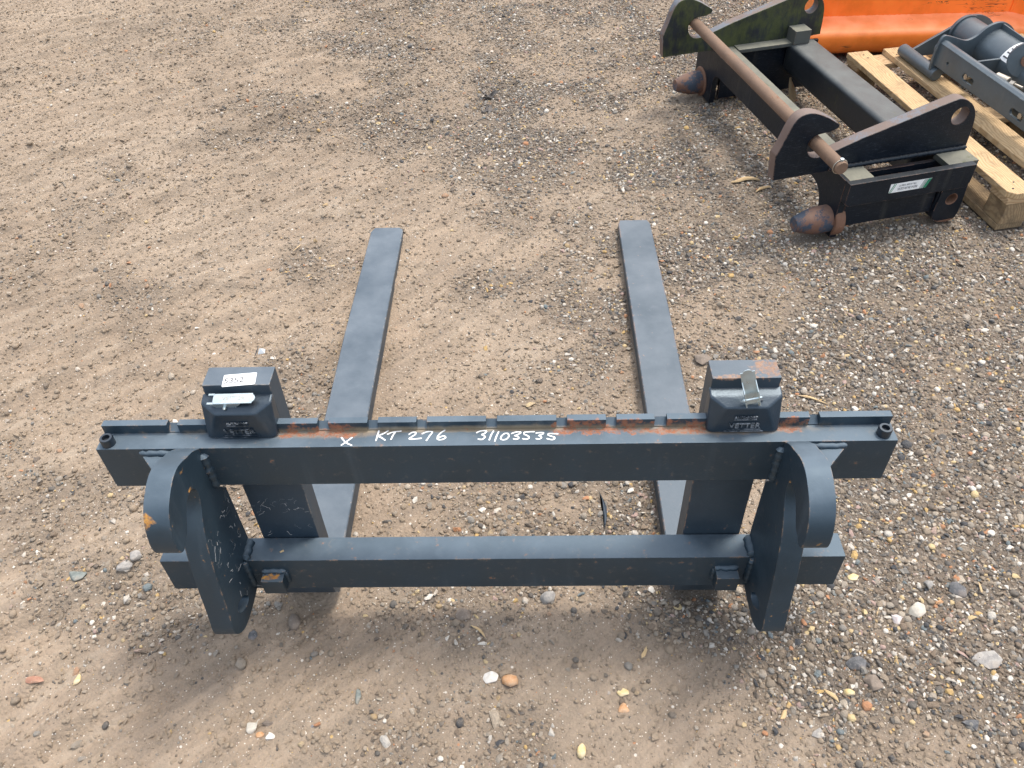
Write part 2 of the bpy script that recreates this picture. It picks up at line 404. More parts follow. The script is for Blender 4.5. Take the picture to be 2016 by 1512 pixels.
# ------------------------------------------------------------------ the ground: shape shared by the sheet and the gravel
def lattice(seed): return np.random.default_rng(seed).random((257, 257))
_L = {}
def vnoise(x, y, s, seed):
    if seed not in _L: _L[seed] = lattice(seed)
    L = _L[seed]; X = np.asarray(x) / s + 91.3 + seed * 3.7; Y = np.asarray(y) / s + 47.9 + seed * 1.9
    xi = np.floor(X).astype(int); yi = np.floor(Y).astype(int); fx = X - xi; fy = Y - yi
    fx = fx * fx * (3 - 2 * fx); fy = fy * fy * (3 - 2 * fy)
    a = L[xi % 256, yi % 256]; b = L[(xi + 1) % 256, yi % 256]; c = L[xi % 256, (yi + 1) % 256]; d = L[(xi + 1) % 256, (yi + 1) % 256]
    return (a * (1 - fx) + b * fx) * (1 - fy) + (c * (1 - fx) + d * fx) * fy
def fbm(x, y, s, seed, o=4, g=.5):
    v = 0; a = 1; t = 0
    for i in range(o): v = v + a * vnoise(x, y, s, seed + i); t += a; a *= g; s *= .5
    return v / t
def sstep(v, a, b):
    t = np.clip((v - a) / (b - a), 0, 1); return t * t * (3 - 2 * t)

def gravel_amount(x, y):
    """0 = bare dirt, 1 = thick gravel, as it lies in the yard"""
    n = fbm(x, y, .50, 3, 4); n2 = fbm(x, y, .15, 9, 3)
    edge = -.12 - .55 * sstep(y, 1.4, 2.9) + .22 * (1 - sstep(y, -.3, .5))
    g = sstep(x - edge + (n - .5) * 1.5, -.25, .55)
    g = g * (.22 + .78 * sstep(n2 + (n - .5) * .6, .28, .56))
    bed = sstep(x, .50, .85) * (.55 + .45 * sstep(n2, .25, .48))
    g = np.maximum(g, bed)
    bald = sstep(fbm(x, y, .28, 37, 3), .56, .70) * (1 - .6 * sstep(x, .8, 1.1))
    g = g * (1 - .65 * bald)
    patch = sstep(fbm(x, y, .30, 31, 3), .56, .70) * .42 * sstep(x, -2.6, -.6)
    return np.clip(np.maximum(g, patch), 0, 1)

def ground_h(x, y):
    near = np.exp(-np.maximum(0, np.hypot(x, y - 1.2) - 4.0) / 3.0)
    g = gravel_amount(x, y)
    h = (fbm(x, y, .9, 51, 3) - .5) * .020
    # long wheel scuffs on the bare side, running up to the right
    u = x * .743 + y * .669; v = -x * .669 + y * .743
    wu = u + .25 * (fbm(x, y, .8, 77, 2) - .5); wv_ = v + .22 * (fbm(x, y, 1.1, 79, 2) - .5)
    tr = fbm(wu / 8.0, wv_, .075, 61, 4)
    left = 1 - sstep(x, -.9, .3)
    h = h + (tr - .5) * .070 * (.12 + .88 * left)
    arc = np.sin((wu * .55 + .9 * v * v * .25) * 2 * np.pi / .17)
    band = sstep(fbm(x, y, .45, 83, 2), .44, .58) * left * sstep(y, -.1, .8)
    h = h + sstep(arc, .0, .8) * .011 * band
    h = h + (fbm(x, y, .06, 91, 4, .62) - .5) * .015 * (.6 + .5 * (1 - g))
    h = h - .010
    # things pressed onto the ground have it flat below them
    return h * near

def axis_coords(lo, hi, step, far):
    c = list(np.arange(lo, hi + 1e-6, step)); d = step
    while c[-1] < far: d *= 1.28; c.append(c[-1] + d)
    d = step
    while c[0] > -far: d *= 1.28; c.insert(0, c[0] - d)
    return np.array(c)
gx = axis_coords(-3.3, 3.1, .0105, 300.0); gy = axis_coords(-.75, 4.1, .0105, 300.0)
GX, GY = np.meshgrid(gx, gy)
GZ = ground_h(GX, GY)
nx, ny = len(gx), len(gy)
co = np.stack([GX.ravel(), GY.ravel(), GZ.ravel()], 1).astype(np.float32)
ii, jj = np.meshgrid(np.arange(nx - 1), np.arange(ny - 1)); a_ = (jj * nx + ii).ravel()
quads = np.stack([a_, a_ + 1, a_ + nx + 1, a_ + nx], 1).astype(np.int32)
gme = bpy.data.meshes.new('ground')
gme.vertices.add(len(co)); gme.vertices.foreach_set('co', co.ravel())
gme.loops.add(quads.size); gme.loops.foreach_set('vertex_index', quads.ravel())
gme.polygons.add(len(quads)); gme.polygons.foreach_set('loop_start', np.arange(0, quads.size, 4, dtype=np.int32))
gme.update(); gme.shade_smooth()
at = gme.attributes.new('gravel', 'FLOAT', 'POINT'); at.data.foreach_set('value', gravel_amount(GX, GY).ravel().astype(np.float32))

t = NT('yard_dirt')
P = t.tc.outputs['Object']
ga = t.n('ShaderNodeAttribute', attribute_name='gravel').outputs['Fac']
nL = t.noise(1.6, 5, .6); nM = t.noise(9, 5, .6); nS = t.noise(70, 5, .65); nF = t.noise(420, 3, .6)
dirt = t.mix(t.ss(nL, .35, .65), (.332, .258, .188), (.276, .214, .157))
dirt = t.mix(t.math('MULTIPLY', t.ss(nM, .5, .75), .5), dirt, (.215, .176, .128))
dirt = t.mix(t.math('MULTIPLY', t.ss(t.noise(3.3, 4, .6), .52, .72), .35), dirt, (.300, .230, .165))
dark = t.mix(nM, (.155, .128, .100), (.098, .083, .069))
sv = t.vec(P, None, (0, 0, R(-42))); mpn = t.n('ShaderNodeMapping'); t.l(sv, mpn.inputs[0]); mpn.inputs['Scale'].default_value = (.10, 1, 1)
streak = t.noise(26, 4, .6, vec=mpn.outputs[0])
cmp_ = t.ss(t.noise(1.1, 3, .5, stretch=(1, 1.6, 1)), .46, .62)
dirt = t.mix(t.math('MULTIPLY', cmp_, .35), dirt, (.375, .305, .232))
dirt = t.mix(t.math('MULTIPLY', t.ss(streak, .42, .62), .5), dirt, (.205, .168, .130))
dirt = t.mix(t.math('MULTIPLY', t.ss(streak, .47, .34), .38), dirt, (.36, .305, .24))
c = t.mix(t.math('MULTIPLY', ga, .92), dirt, dark)
c = t.mix(t.math('MULTIPLY', t.ss(nS, .35, .75), .45), c, t.mix(.5, c, (.12, .09, .065)))
c = t.mix(t.math('MULTIPLY', t.ss(nF, .55, .75), .30), c, (.42, .34, .26))
# grit too small to model: 2-4 mm grains showing on the surface
for sc, th0, th1, w in ((210, .90, .50, .9), (360, .90, .58, .8), (95, .955, .84, .9)):
    vc = t.n('ShaderNodeTexVoronoi'); vc.inputs['Scale'].default_value = sc; t.l(P, vc.inputs['Vector'])
    rnd = t.sep(vc.outputs['Color'])
    on = t.ss(rnd[0], t.math('SUBTRACT', th0, t.math('MULTIPLY', ga, th0 - th1)), 1.0, 0, 3.0)
    on = t.math('MULTIPLY', t.math('MINIMUM', on, 1.0), t.ss(vc.outputs['Distance'], .38, .22))
    gc = t.ramp(rnd[1], [(0, (.15, .12, .095)), (.28, (.26, .22, .18)), (.45, (.07, .07, .07)), (.58, (.36, .32, .28)), (.72, (.62, .57, .50)), (.86, (.20, .20, .21)), (.93, (.50, .34, .14)), (.97, (.40, .20, .11))], 'CONSTANT')
    c = t.mix(t.math('MULTIPLY', on, w), c, gc)
    if sc == 210: g1 = on
    elif sc == 360: g2 = on
vc = t.n('ShaderNodeTexVoronoi'); vc.inputs['Scale'].default_value = 250; t.l(P, vc.inputs['Vector'])
on = t.math('MULTIPLY', t.ss(t.sep(vc.outputs['Color'])[0], .955, .965), t.ss(vc.outputs['Distance'], .42, .25))
c = t.mix(t.math('MULTIPLY', on, .9), c, (.66, .62, .55))
t.put(t.b.inputs['Base Color'], c)
t.b.inputs['Roughness'].default_value = .92; t.b.inputs['Specular IOR Level'].default_value = .22
clod = t.voronoi(38, 'SMOOTH_F1'); clod2 = t.voronoi(120, 'F1')
crk = t.noise(16, 6, .72)
h = t.math('ADD', t.math('MULTIPLY', nS, .9), t.math('MULTIPLY', nF, .25))
h = t.math('ADD', h, t.math('MULTIPLY', crk, 1.3))
h = t.math('SUBTRACT', h, t.math('MULTIPLY', clod2, .5))
h = t.math('ADD', h, t.math('ADD', t.math('MULTIPLY', g1, .5), t.math('MULTIPLY', g2, .3)))
t.l(t.bump(h, .72, .007), t.b.inputs['Normal'])
M_ground = t.m
gme.materials.append(M_ground)
ground = bpy.data.objects.new('ground', gme); ground['kind'] = 'structure'; COL.objects.link(ground)

# ------------------------------------------------------------------ stones
def stone_mesh(name, seed, angular=.5, flat_=.6, long_=1.0, n=13, sub=1):
    rr = random.Random(seed); bm = bmesh.new()
    for i in range(n):
        v = Vector((rr.gauss(0, 1), rr.gauss(0, 1), rr.gauss(0, 1))).normalized() * (1 - angular * .35 * rr.random())
        bm.verts.new((v.x * .5 * long_, v.y * .5, v.z * .5 * flat_))
    bmesh.ops.convex_hull(bm, input=list(bm.verts))
    bmesh.ops.delete(bm, geom=[v for v in bm.verts if not v.link_faces], context='VERTS')
    if sub:
        if angular > .6: bmesh.ops.bevel(bm, geom=list(bm.edges), offset=.03, segments=1, profile=.5, affect='EDGES')
        else: bmesh.ops.subdivide_edges(bm, edges=list(bm.edges), cuts=1, smooth=.75, use_grid_fill=True)
        bmesh.ops.triangulate(bm, faces=list(bm.faces))
    me = bpy.data.meshes.new(name); bm.to_mesh(me); bm.free()
    me.shade_smooth()
    if angular > .6: me.set_sharp_from_angle(angle=R(28))
    return me

t = NT('gravel_stone')
tone = t.n('ShaderNodeAttribute', attribute_type='INSTANCER', attribute_name='tone').outputs['Fac']
dty = t.n('ShaderNodeAttribute', attribute_type='INSTANCER', attribute_name='dusty').outputs['Fac']
pal = t.ramp(tone, [(0, (0.169, 0.128, 0.092)), (.13, (0.22, 0.179, 0.134)), (.27, (0.134, 0.11, 0.088)), (.40, (0.276, 0.24, 0.195)), (.50, (0.108, 0.1, 0.09)), (.60, (0.215, 0.202, 0.18)),
                    (.67, (0.056, 0.059, 0.064)), (.73, (0.369, 0.317, 0.25)), (.80, (0.451, 0.419, 0.37)), (.855, (0.635, 0.592, 0.519)), (.90, (0.471, 0.317, 0.13)), (.92, (0.533, 0.408, 0.22)), (.945, (0.39, 0.194, 0.1)), (.96, (0.359, 0.255, 0.22)), (.98, (0.144, 0.173, 0.18))], 'CONSTANT')
n1 = t.noise(1.6, 4, .7); n2 = t.noise(6, 3, .6)
c = t.mix(t.math('MULTIPLY', t.ss(n1, .4, .7), .45), pal, t.mix(.5, pal, (.30, .25, .20)))
c = t.mix(t.ss(t.math('ADD', dty, t.math('MULTIPLY', t.math('SUBTRACT', n1, .5), .8)), .25, .95), c, t.mix(n2, (.325, .258, .186), (.250, .196, .142)))
t.put(t.b.inputs['Base Color'], c); t.b.inputs['Roughness'].default_value = .78; t.b.inputs['Specular IOR Level'].default_value = .35
t.l(t.bump(n2, .35, .05), t.b.inputs['Normal'])
M_gravel = t.m

stone_col = bpy.data.collections.new('gravel_shapes')
for k in range(14):
    ang = (.3, .8, .5, .9)[k % 4]; me = stone_mesh('pebble_shape', 100 + k, ang, (.62, .5, .75, .42)[k % 4], (1.0, 1.25, 1.1, 1.4, .95)[k % 5], 10 + k % 5, 1 if k < 5 else 0)
    if k >= 5: me.shade_flat()
    me.materials.append(M_gravel); o = bpy.data.objects.new('pebble_shape', me); stone_col.objects.link(o)
straw_col = bpy.data.collections.new('straw_shapes')
for k in range(5):
    rr = random.Random(k + 50); bm = bmesh.new(); L = .5; w = rr.uniform(.022, .062)
    add_hull(bm, [(-L, 0, 0), (-L * .8, w, 0), (-L * .7, -w * .7, w * .5), (L * .9, w * rr.uniform(.2, .8), 0), (L, -w * .3, 0), (L * .7, 0, w * .7), (0, w * 1.1, w * .2), (0, -w, w * .2)])
    for v in bm.verts: v.co.z += .06 * math.sin(v.co.x * 3 + k)
    me = bpy.data.meshes.new('chip_shape'); bm.to_mesh(me); bm.free(); me.materials.append(M_straw); straw_col.objects.link(bpy.data.objects.new('chip_shape', me))

def visible_band(n, spread=.45):
    """random spots over the part of the yard the camera can see, with a margin all round"""
    out = []
    while sum(len(a) for a in out) < n:
        y = rng.uniform(-.75, 4.0, n * 2); x = rng.uniform(-3.2, 3.0, n * 2)
        s = (y + .335) / 3.9
        keep = (x > -.99 - 1.92 * s - spread) & (x < .99 + 1.62 * s + spread)
        out.append(np.stack([x[keep], y[keep]], 1))
    return np.concatenate(out)[:n]

# where things stand: little loose stone there
def clear_of_things(x, y):
    k = np.ones(len(x), bool)
    for x0, x1 in ((-.492, -.362), (.366, .492)): k &= ~((x > x0) & (x < x1) & (y > .03) & (y < 1.41))
    c14, s14 = math.cos(R(14)), math.sin(R(14)); u = x * c14 + y * s14; w = -x * s14 + y * c14
    k &= ~((u > 1.74) & (u < 1.84) & (w > 1.05) & (w < 1.11))
    k &= ~((u > 1.27) & (u < 1.41) & (np.abs(w - 1.106) < .035)); k &= ~((u > 1.27) & (u < 1.41) & (np.abs(w - 2.18) < .035))
    c11, s11 = math.cos(R(11)), math.sin(R(11)); u = x * c11 + y * s11; w = -x * s11 + y * c11
    for a in (1.88, 2.25, 2.62): k &= ~((u > a) & (u < a + .1) & (w > 1.06) & (w < 2.2))
    k &= ~((y > 2.76) & (x > 1.33))
    return k

def scatter(name, N, size_fn, col, seed, dust_all=False, dens=None, sink=.25, minkeep=.04):
    p = visible_band(N); x, y = p[:, 0], p[:, 1]
    g = gravel_amount(x, y)
    keep = (rng.random(len(x)) < (minkeep + (1 - minkeep) * g if dens is None else dens(x, y, g))) & clear_of_things(x, y)
    x, y, g = x[keep], y[keep], g[keep]; n = len(x)
    d = size_fn(n, g)
    z = ground_h(x, y) + d * (.34 - sink)
    me = bpy.data.meshes.new(name); me.vertices.add(n)
    me.vertices.foreach_set('co', np.stack([x, y, z], 1).astype(np.float32).ravel())
    a = me.attributes.new('size', 'FLOAT', 'POINT'); a.data.foreach_set('value', d.astype(np.float32))
    rot = np.stack([rng.normal(0, .35, n), rng.normal(0, .35, n), rng.uniform(0, 6.283, n)], 1)
    a = me.attributes.new('turn', 'FLOAT_VECTOR', 'POINT'); a.data.foreach_set('vector', rot.astype(np.float32).ravel())
    a = me.attributes.new('shape', 'INT', 'POINT'); a.data.foreach_set('value', rng.integers(0, len(col.objects), n).astype(np.int32))
    tn = rng.random(n)
    a = me.attributes.new('tone', 'FLOAT', 'POINT'); a.data.foreach_set('value', tn.astype(np.float32))
    du = np.clip(rng.random(n) ** (.45 + 1.25 * g) * (1.15 - .60 * g) + .02, 0, 1)
    if dust_all: du = rng.uniform(.8, 1.2, n)
    a = me.attributes.new('dusty', 'FLOAT', 'POINT'); a.data.foreach_set('value', du.astype(np.float32))
    ob = bpy.data.objects.new(name, me); ob['kind'] = 'stuff'; COL.objects.link(ob)
    ng = bpy.data.node_groups.new(name, 'GeometryNodeTree')
    ng.interface.new_socket('Geometry', in_out='INPUT', socket_type='NodeSocketGeometry')
    ng.interface.new_socket('Geometry', in_out='OUTPUT', socket_type='NodeSocketGeometry')
    gi = ng.nodes.new('NodeGroupInput'); go = ng.nodes.new('NodeGroupOutput')
    iop = ng.nodes.new('GeometryNodeInstanceOnPoints'); ci = ng.nodes.new('GeometryNodeCollectionInfo')
    ci.inputs['Collection'].default_value = col; ci.inputs['Separate Children'].default_value = True; ci.inputs['Reset Children'].default_value = True
    def na(nm, ty):
        k = ng.nodes.new('GeometryNodeInputNamedAttribute'); k.data_type = ty; k.inputs['Name'].default_value = nm; return k.outputs['Attribute']
    ng.links.new(gi.outputs[0], iop.inputs['Points']); ng.links.new(ci.outputs[0], iop.inputs['Instance'])
    iop.inputs['Pick Instance'].default_value = True
    ng.links.new(na('shape', 'INT'), iop.inputs['Instance Index']); ng.links.new(na('turn', 'FLOAT_VECTOR'), iop.inputs['Rotation']); ng.links.new(na('size', 'FLOAT'), iop.inputs['Scale'])
    ng.links.new(iop.outputs[0], go.inputs[0])
    md = ob.modifiers.new('scatter', 'NODES'); md.node_group = ng
    return ob

def sz(mu, sig, lo, hi):
    return lambda n, g: np.clip(np.exp(rng.normal(math.log(mu), sig, n)), lo, hi)
o = scatter('gravel', 640000, sz(.0070, .46, .003, .022), stone_col, 1, minkeep=.10)
o['label'] = 'loose brown and grey gravel strewn over the dirt yard'
o = scatter('coarse_gravel', 30000, sz(.0124, .36, .009, .032), stone_col, 2, minkeep=.09, dens=lambda x, y, g: .10 + .72 * g ** 1.2)
o['label'] = 'scattered larger pebbles lying among the fine gravel'
o = scatter('dirt_crumbs', 80000, sz(.0072, .38, .0035, .019), stone_col, 4, dust_all=True, dens=lambda x, y, g: (.25 + .75 * sstep(fbm(x, y, .3, 41, 3), .4, .65)) * (1 - .6 * g), sink=.30)
o['label'] = 'crumbs and small clods of brown dirt on the yard'
o = scatter('wood_chips', 1900, sz(.016, .5, .007, .045), straw_col, 3, dens=lambda x, y, g: .03 + .75 * g * sstep(x, -.2, .9), sink=.2)
o['label'] = 'small bits of straw and wood chip in the gravel'

# ---- stones large enough to be picked out one by one
def rock_mat(name, c0, c1, speck=(.5, .47, .42)):
    t = NT(name); n1 = t.noise(55, 5, .7); n2 = t.noise(300, 3, .6); n0 = t.noise(25, 3, .6)
    c = t.mix(t.ss(n1, .35, .65), c0, c1); c = t.mix(t.math('MULTIPLY', t.ss(n2, .6, .75), .5), c, speck)
    c = t.mix(t.math('MULTIPLY', t.ss(n0, .5, .7), .4), c, (.26, .20, .15))
    t.put(t.b.inputs['Base Color'], c); t.b.inputs['Roughness'].default_value = .75; t.b.inputs['Specular IOR Level'].default_value = .35
    t.l(t.bump(t.math('ADD', n1, t.math('MULTIPLY', n2, .4)), .6, .002), t.b.inputs['Normal']); return t.m
RK = dict(slate=rock_mat('green_slate', (.13, .15, .14), (.22, .24, .22)), grey=rock_mat('grey_rock', (.22, .21, .20), (.36, .34, .31)),
          brown=rock_mat('brown_rock', (.16, .13, .105), (.22, .18, .145)), dark=rock_mat('dark_rock', (.075, .078, .082), (.14, .14, .145)),
          white=rock_mat('white_flint', (.58, .55, .50), (.72, .69, .64)), yellow=rock_mat('yellow_flint', (.60, .45, .20), (.66, .56, .36)),
          orange=rock_mat('orange_flint', (.46, .24, .11), (.55, .36, .22)), pink=rock_mat('pinkish_rock', (.46, .40, .39), (.58, .54, .52)),
          brick=rock_mat('red_brown_rock', (.30, .15, .10), (.38, .22, .15)), pale=rock_mat('pale_rock', (.40, .37, .31), (.54, .50, .43)))
rocks = [(-.991, .092, .040, .026, 'slate', 'green grey slate splinter lying left of the lower bar', .9, .45),
         (-.891, .113, .036, .029, 'grey', 'blotchy grey stone beside the green grey splinter', .8, .7),
         (-.872, .140, .026, .032, 'grey', 'upright grey brown stone nearest the left hook on bare dirt', .5, .8),
         (-.466, -.018, .029, .038, 'brown', 'rounded dull brown cobble under the left end of the lower bar', .3, .7),
         (-.554, -.052, .021, .022, 'dark', 'small dark stone touching the tip of the left hook plate', .3, .6),
         (-.910, -.146, .024, .027, 'yellow', 'pale yellow flint on bare dirt at the lower left', .8, .5),
         (-.995, -.150, .038, .018, 'brick', 'long reddish brown stone nearest the left picture edge', .8, .5),
         (-.084, -.013, .033, .026, 'brown', 'lone smooth brown pebble below the middle of the lower bar', .3, .7),
         (-.024, -.152, .032, .027, 'white', 'angular white flint beside the orange brown flint', .8, .6),
         (.015, -.160, .033, .025, 'orange', 'orange brown flint beside the angular white flint', .6, .7),
         (.250, -.184, .024, .017, 'yellow', 'ochre flint, the farther of two ochre ones below the bar', .7, .5),
         (.247, -.216, .022, .019, 'orange', 'ochre flint, the nearer of two ochre ones below the bar', .4, .6),
         (.157, -.300, .017, .028, 'yellow', 'long ochre flint at the bottom edge of the picture', .4, .6),
         (.899, -.010, .038, .036, 'pale', 'large pale rough cobble right of the right hook plate', .5, .75),
         (.954, .010, .033, .026, 'orange', 'brown flint between the pale cobble and the dark block', .7, .6),
         (1.005, .044, .038, .038, 'dark', 'dark grey angular stone near the right picture edge', .8, .7),
         (.946, .052, .029, .038, 'grey', 'grey chiselled stone just left of the dark angular one', .9, .7),
         (1.014, -.120, .054, .036, 'grey', 'biggest flat topped grey stone at the lower right', .9, .6),
         (.858, -.028, .029, .025, 'pink', 'pinkish white angular stone left of the pale cobble', .8, .5),
         (.738, -.128, .040, .028, 'dark', 'dark broken stone above the smooth grey brown cobble', .9, .6),
         (.761, -.168, .038, .033, 'brown', 'smooth grey brown cobble below the dark broken stone', .35, .7),
         (.707, -.188, .022, .015, 'yellow', 'small ochre pebble left of the grey brown cobble', .3, .6),
         (.626, -.270, .032, .028, 'grey', 'square pale grey slab near the bottom right', .95, .3),
         (.927, -.256, .034, .026, 'dark', 'dark wedge shaped stone in the bottom right corner', .95, .7),
         (.787, .076, .024, .019, 'yellow', 'bright yellow flint at the right end of the lower bar', .8, .5),
         (.554, .790, .046, .040, 'brown', 'big brown stone behind the right fork shank', .6, .8),
         (-.295, -.193, .019, .030, 'slate', 'oval blue grey pebble on bare dirt below the bar', .2, .6),
         (.100, .030, .034, .030, 'grey', 'speckled grey stone peeking out beneath the lower bar', .5, .6),
         (-.500, -.254, .024, .026, 'pale', 'cream and grey stone in the small heap at the bottom', .7, .6),
         (-.473, -.248, .027, .021, 'brown', 'brown grey stone in the small heap at the bottom', .4, .6),
         (-.482, -.271, .017, .013, 'orange', 'tiny orange stone in the small heap at the bottom', .4, .6),
         (-.462, -.275, .019, .015, 'white', 'white stone in the small heap at the bottom', .5, .6)]
for k, (x, y, w_, d_, kind, lab, ang, fl) in enumerate(rocks):
    ang = max(ang, .72) if k % 3 else ang
    me = stone_mesh('stone', 300 + k, ang, fl, 1.0, 14 if ang > .6 else 12, 1)
    cs = [v.co for v in me.vertices]; ex = max(c.x for c in cs) - min(c.x for c in cs); ey = max(c.y for c in cs) - min(c.y for c in cs)
    me.transform(Matrix.Diagonal((w_ * 1.05 / ex, d_ * 1.05 / ey, (w_ + d_) / 2 * 1.0, 1)))
    lo = min(v.co.z for v in me.vertices)
    me.materials.append(RK[kind])
    o = bpy.data.objects.new('stone', me); link(o)
    o.location = (x, y, float(ground_h(np.array([x]), np.array([y]))[0]) - lo * .50)
    tag(o, lab, 'stone', 'single stones lying on the yard')

# ------------------------------------------------------------------ the pallet fork attachment
TAU = .0217
FK = thing('pallet_fork_attachment', 'dark blue grey pallet fork carriage with KT 276 written on its top bar', 'pallet forks', (0, 0, 0), (-TAU, 0, 0))
def fk_world(p):   # world point -> attachment's own space
    c, s = math.cos(TAU), math.sin(TAU); return Vector((p[0], p[1] * c - p[2] * s, p[2] * c + p[1] * s))
Z1, H1, Z2, H2, XS, D2 = .5464, .1032, .2269, .1021, -.0204, .0559
# upper bar with notched rail along its back
bm = bmesh.new()
add_box(bm, -.7, .7, 0, .0535, Z1 - H1, Z1, .0016, 2)
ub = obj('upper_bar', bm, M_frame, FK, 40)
bm = bmesh.new()
nt = [-.579, -.560, -.309, -.290, -.220, -.202, -.133, -.115, -.010, .009, .114, .132, .201, .219, .286, .307, .555, .572]
xs_ = [-.697] + nt + [.697]
for i in range(0, len(xs_), 2):
    add_box(bm, xs_[i], xs_[i + 1], .0375, .0520, Z1 - .001, Z1 + .0207, .0012, 2)
for i in range(0, len(nt), 2):      # bottom of each notch slopes back
    add_hull(bm, [(nt[i] - .001, .0385, Z1 - .001), (nt[i + 1] + .001, .0385, Z1 - .001), (nt[i] - .001, .0515, Z1 - .001), (nt[i + 1] + .001, .0515, Z1 - .001),
                  (nt[i] - .001, .0385, Z1 + .002), (nt[i + 1] + .001, .0385, Z1 + .002), (nt[i] - .001, .0515, Z1 + .013), (nt[i + 1] + .001, .0515, Z1 + .013)])
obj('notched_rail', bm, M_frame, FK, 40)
# lower bar
bm = bmesh.new(); add_box(bm, -.6871, .6871, XS, XS + D2, Z2 - H2, Z2, .0016, 2)
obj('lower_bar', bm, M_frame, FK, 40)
for x0 in (-.484, .435):
    bm = bmesh.new(); add_box(bm, x0, x0 + .045, XS - .026, XS + .001, .146, .190, .0015, 2)
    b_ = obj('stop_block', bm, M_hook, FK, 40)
    xw = x0 + (.046 if x0 < 0 else -.001)
    welds(b_, M_hook, ((x0 - .002, XS - .001, .191), (x0 + .047, XS - .001, .191), .007), ((xw, XS - .001, .188), (xw, XS - .001, .15), .006))
# end screws
for x0, y0 in ((-.6805, .0135), (.6785, .0150)):
    bm = bmesh.new()
    add_lathe(bm, [(0, .0118), (.014, .0118), (.0165, .0105), (.0165, .0068), (.009, .0066), (.009, .0005)], (x0, y0, Z1), (0, 0, 1), 28)
    obj('cap_screw', bm, M_bolt, FK, 35)

# hook plates: outline in the plate's own plane (y, z)
HOOK = [(.0005, .5455, 1), (-.020, .562), (-.040, .572), (-.075, .588), (-.103, .5885), (-.134, .575), (-.152, .560), (-.166, .538), (-.1745, .508), (-.1735, .484), (-.166, .4735), (-.156, .4715), (-.148, .478),
        (-.133, .482), (-.112, .506), (-.095, .520), (-.076, .5215), (-.063, .512), (-.059, .497), (-.066, .470), (-.095, .417), (-.118, .332), (-.137, .222), (-.146, .176), (-.1405, .153), (-.122, .131), (-.098, .119), (-.055, .115), (-.019, .1185), (-.010, .128),
        (.030, .213, 1), (.030, .402, 1), (-.0008, .4425, 1)]
hookline = smooth_outline(HOOK, 4)
hole = circle(-.082, .168, .030, .0145, 24, R(-38))
for side, xi in ((-1, -.515), (1, .506)):
    xo = xi + side * .043
    x0 = min(xi, xo)
    M = Matrix(((0, 0, 1, x0), (1, 0, 0, 0), (0, 1, 0, 0), (0, 0, 0, 1)))
    bm = plate(hookline, [hole], .043, .0018, M)
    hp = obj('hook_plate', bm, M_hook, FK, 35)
    s = -side
    welds(hp, M_hook, ((xi + s * .0005, .002, Z1 - .013), (xi + s * .0005, .001, Z1 - H1 - .002), .0110, .0012),
          ((xi + s * .001, XS + .000, Z2 + .000), (xi + s * .001, XS + .050, Z2 + .000), .0115, .0014),
          ((xi + s * .001, XS - .001, Z2 - .003), (xi + s * .001, XS - .001, Z2 - .085), .0085, .0012))
    # triangular gusset in the corner outside each hook plate
    bm = bmesh.new(); xe = xo + side * .066
    P3 = [(xe, 0), (xo, 0), (xo, -.075)]
    add_hull(bm, [(x, y, z) for x, y in P3 for z in (Z1 - .022, Z1 - .012)], .001)
    gs = obj('gusset', bm, M_hook, FK, 40)
    welds(gs, M_hook, ((xe, -.001, Z1 - .011), (xo, -.001, Z1 - .011), .0068, .0016))

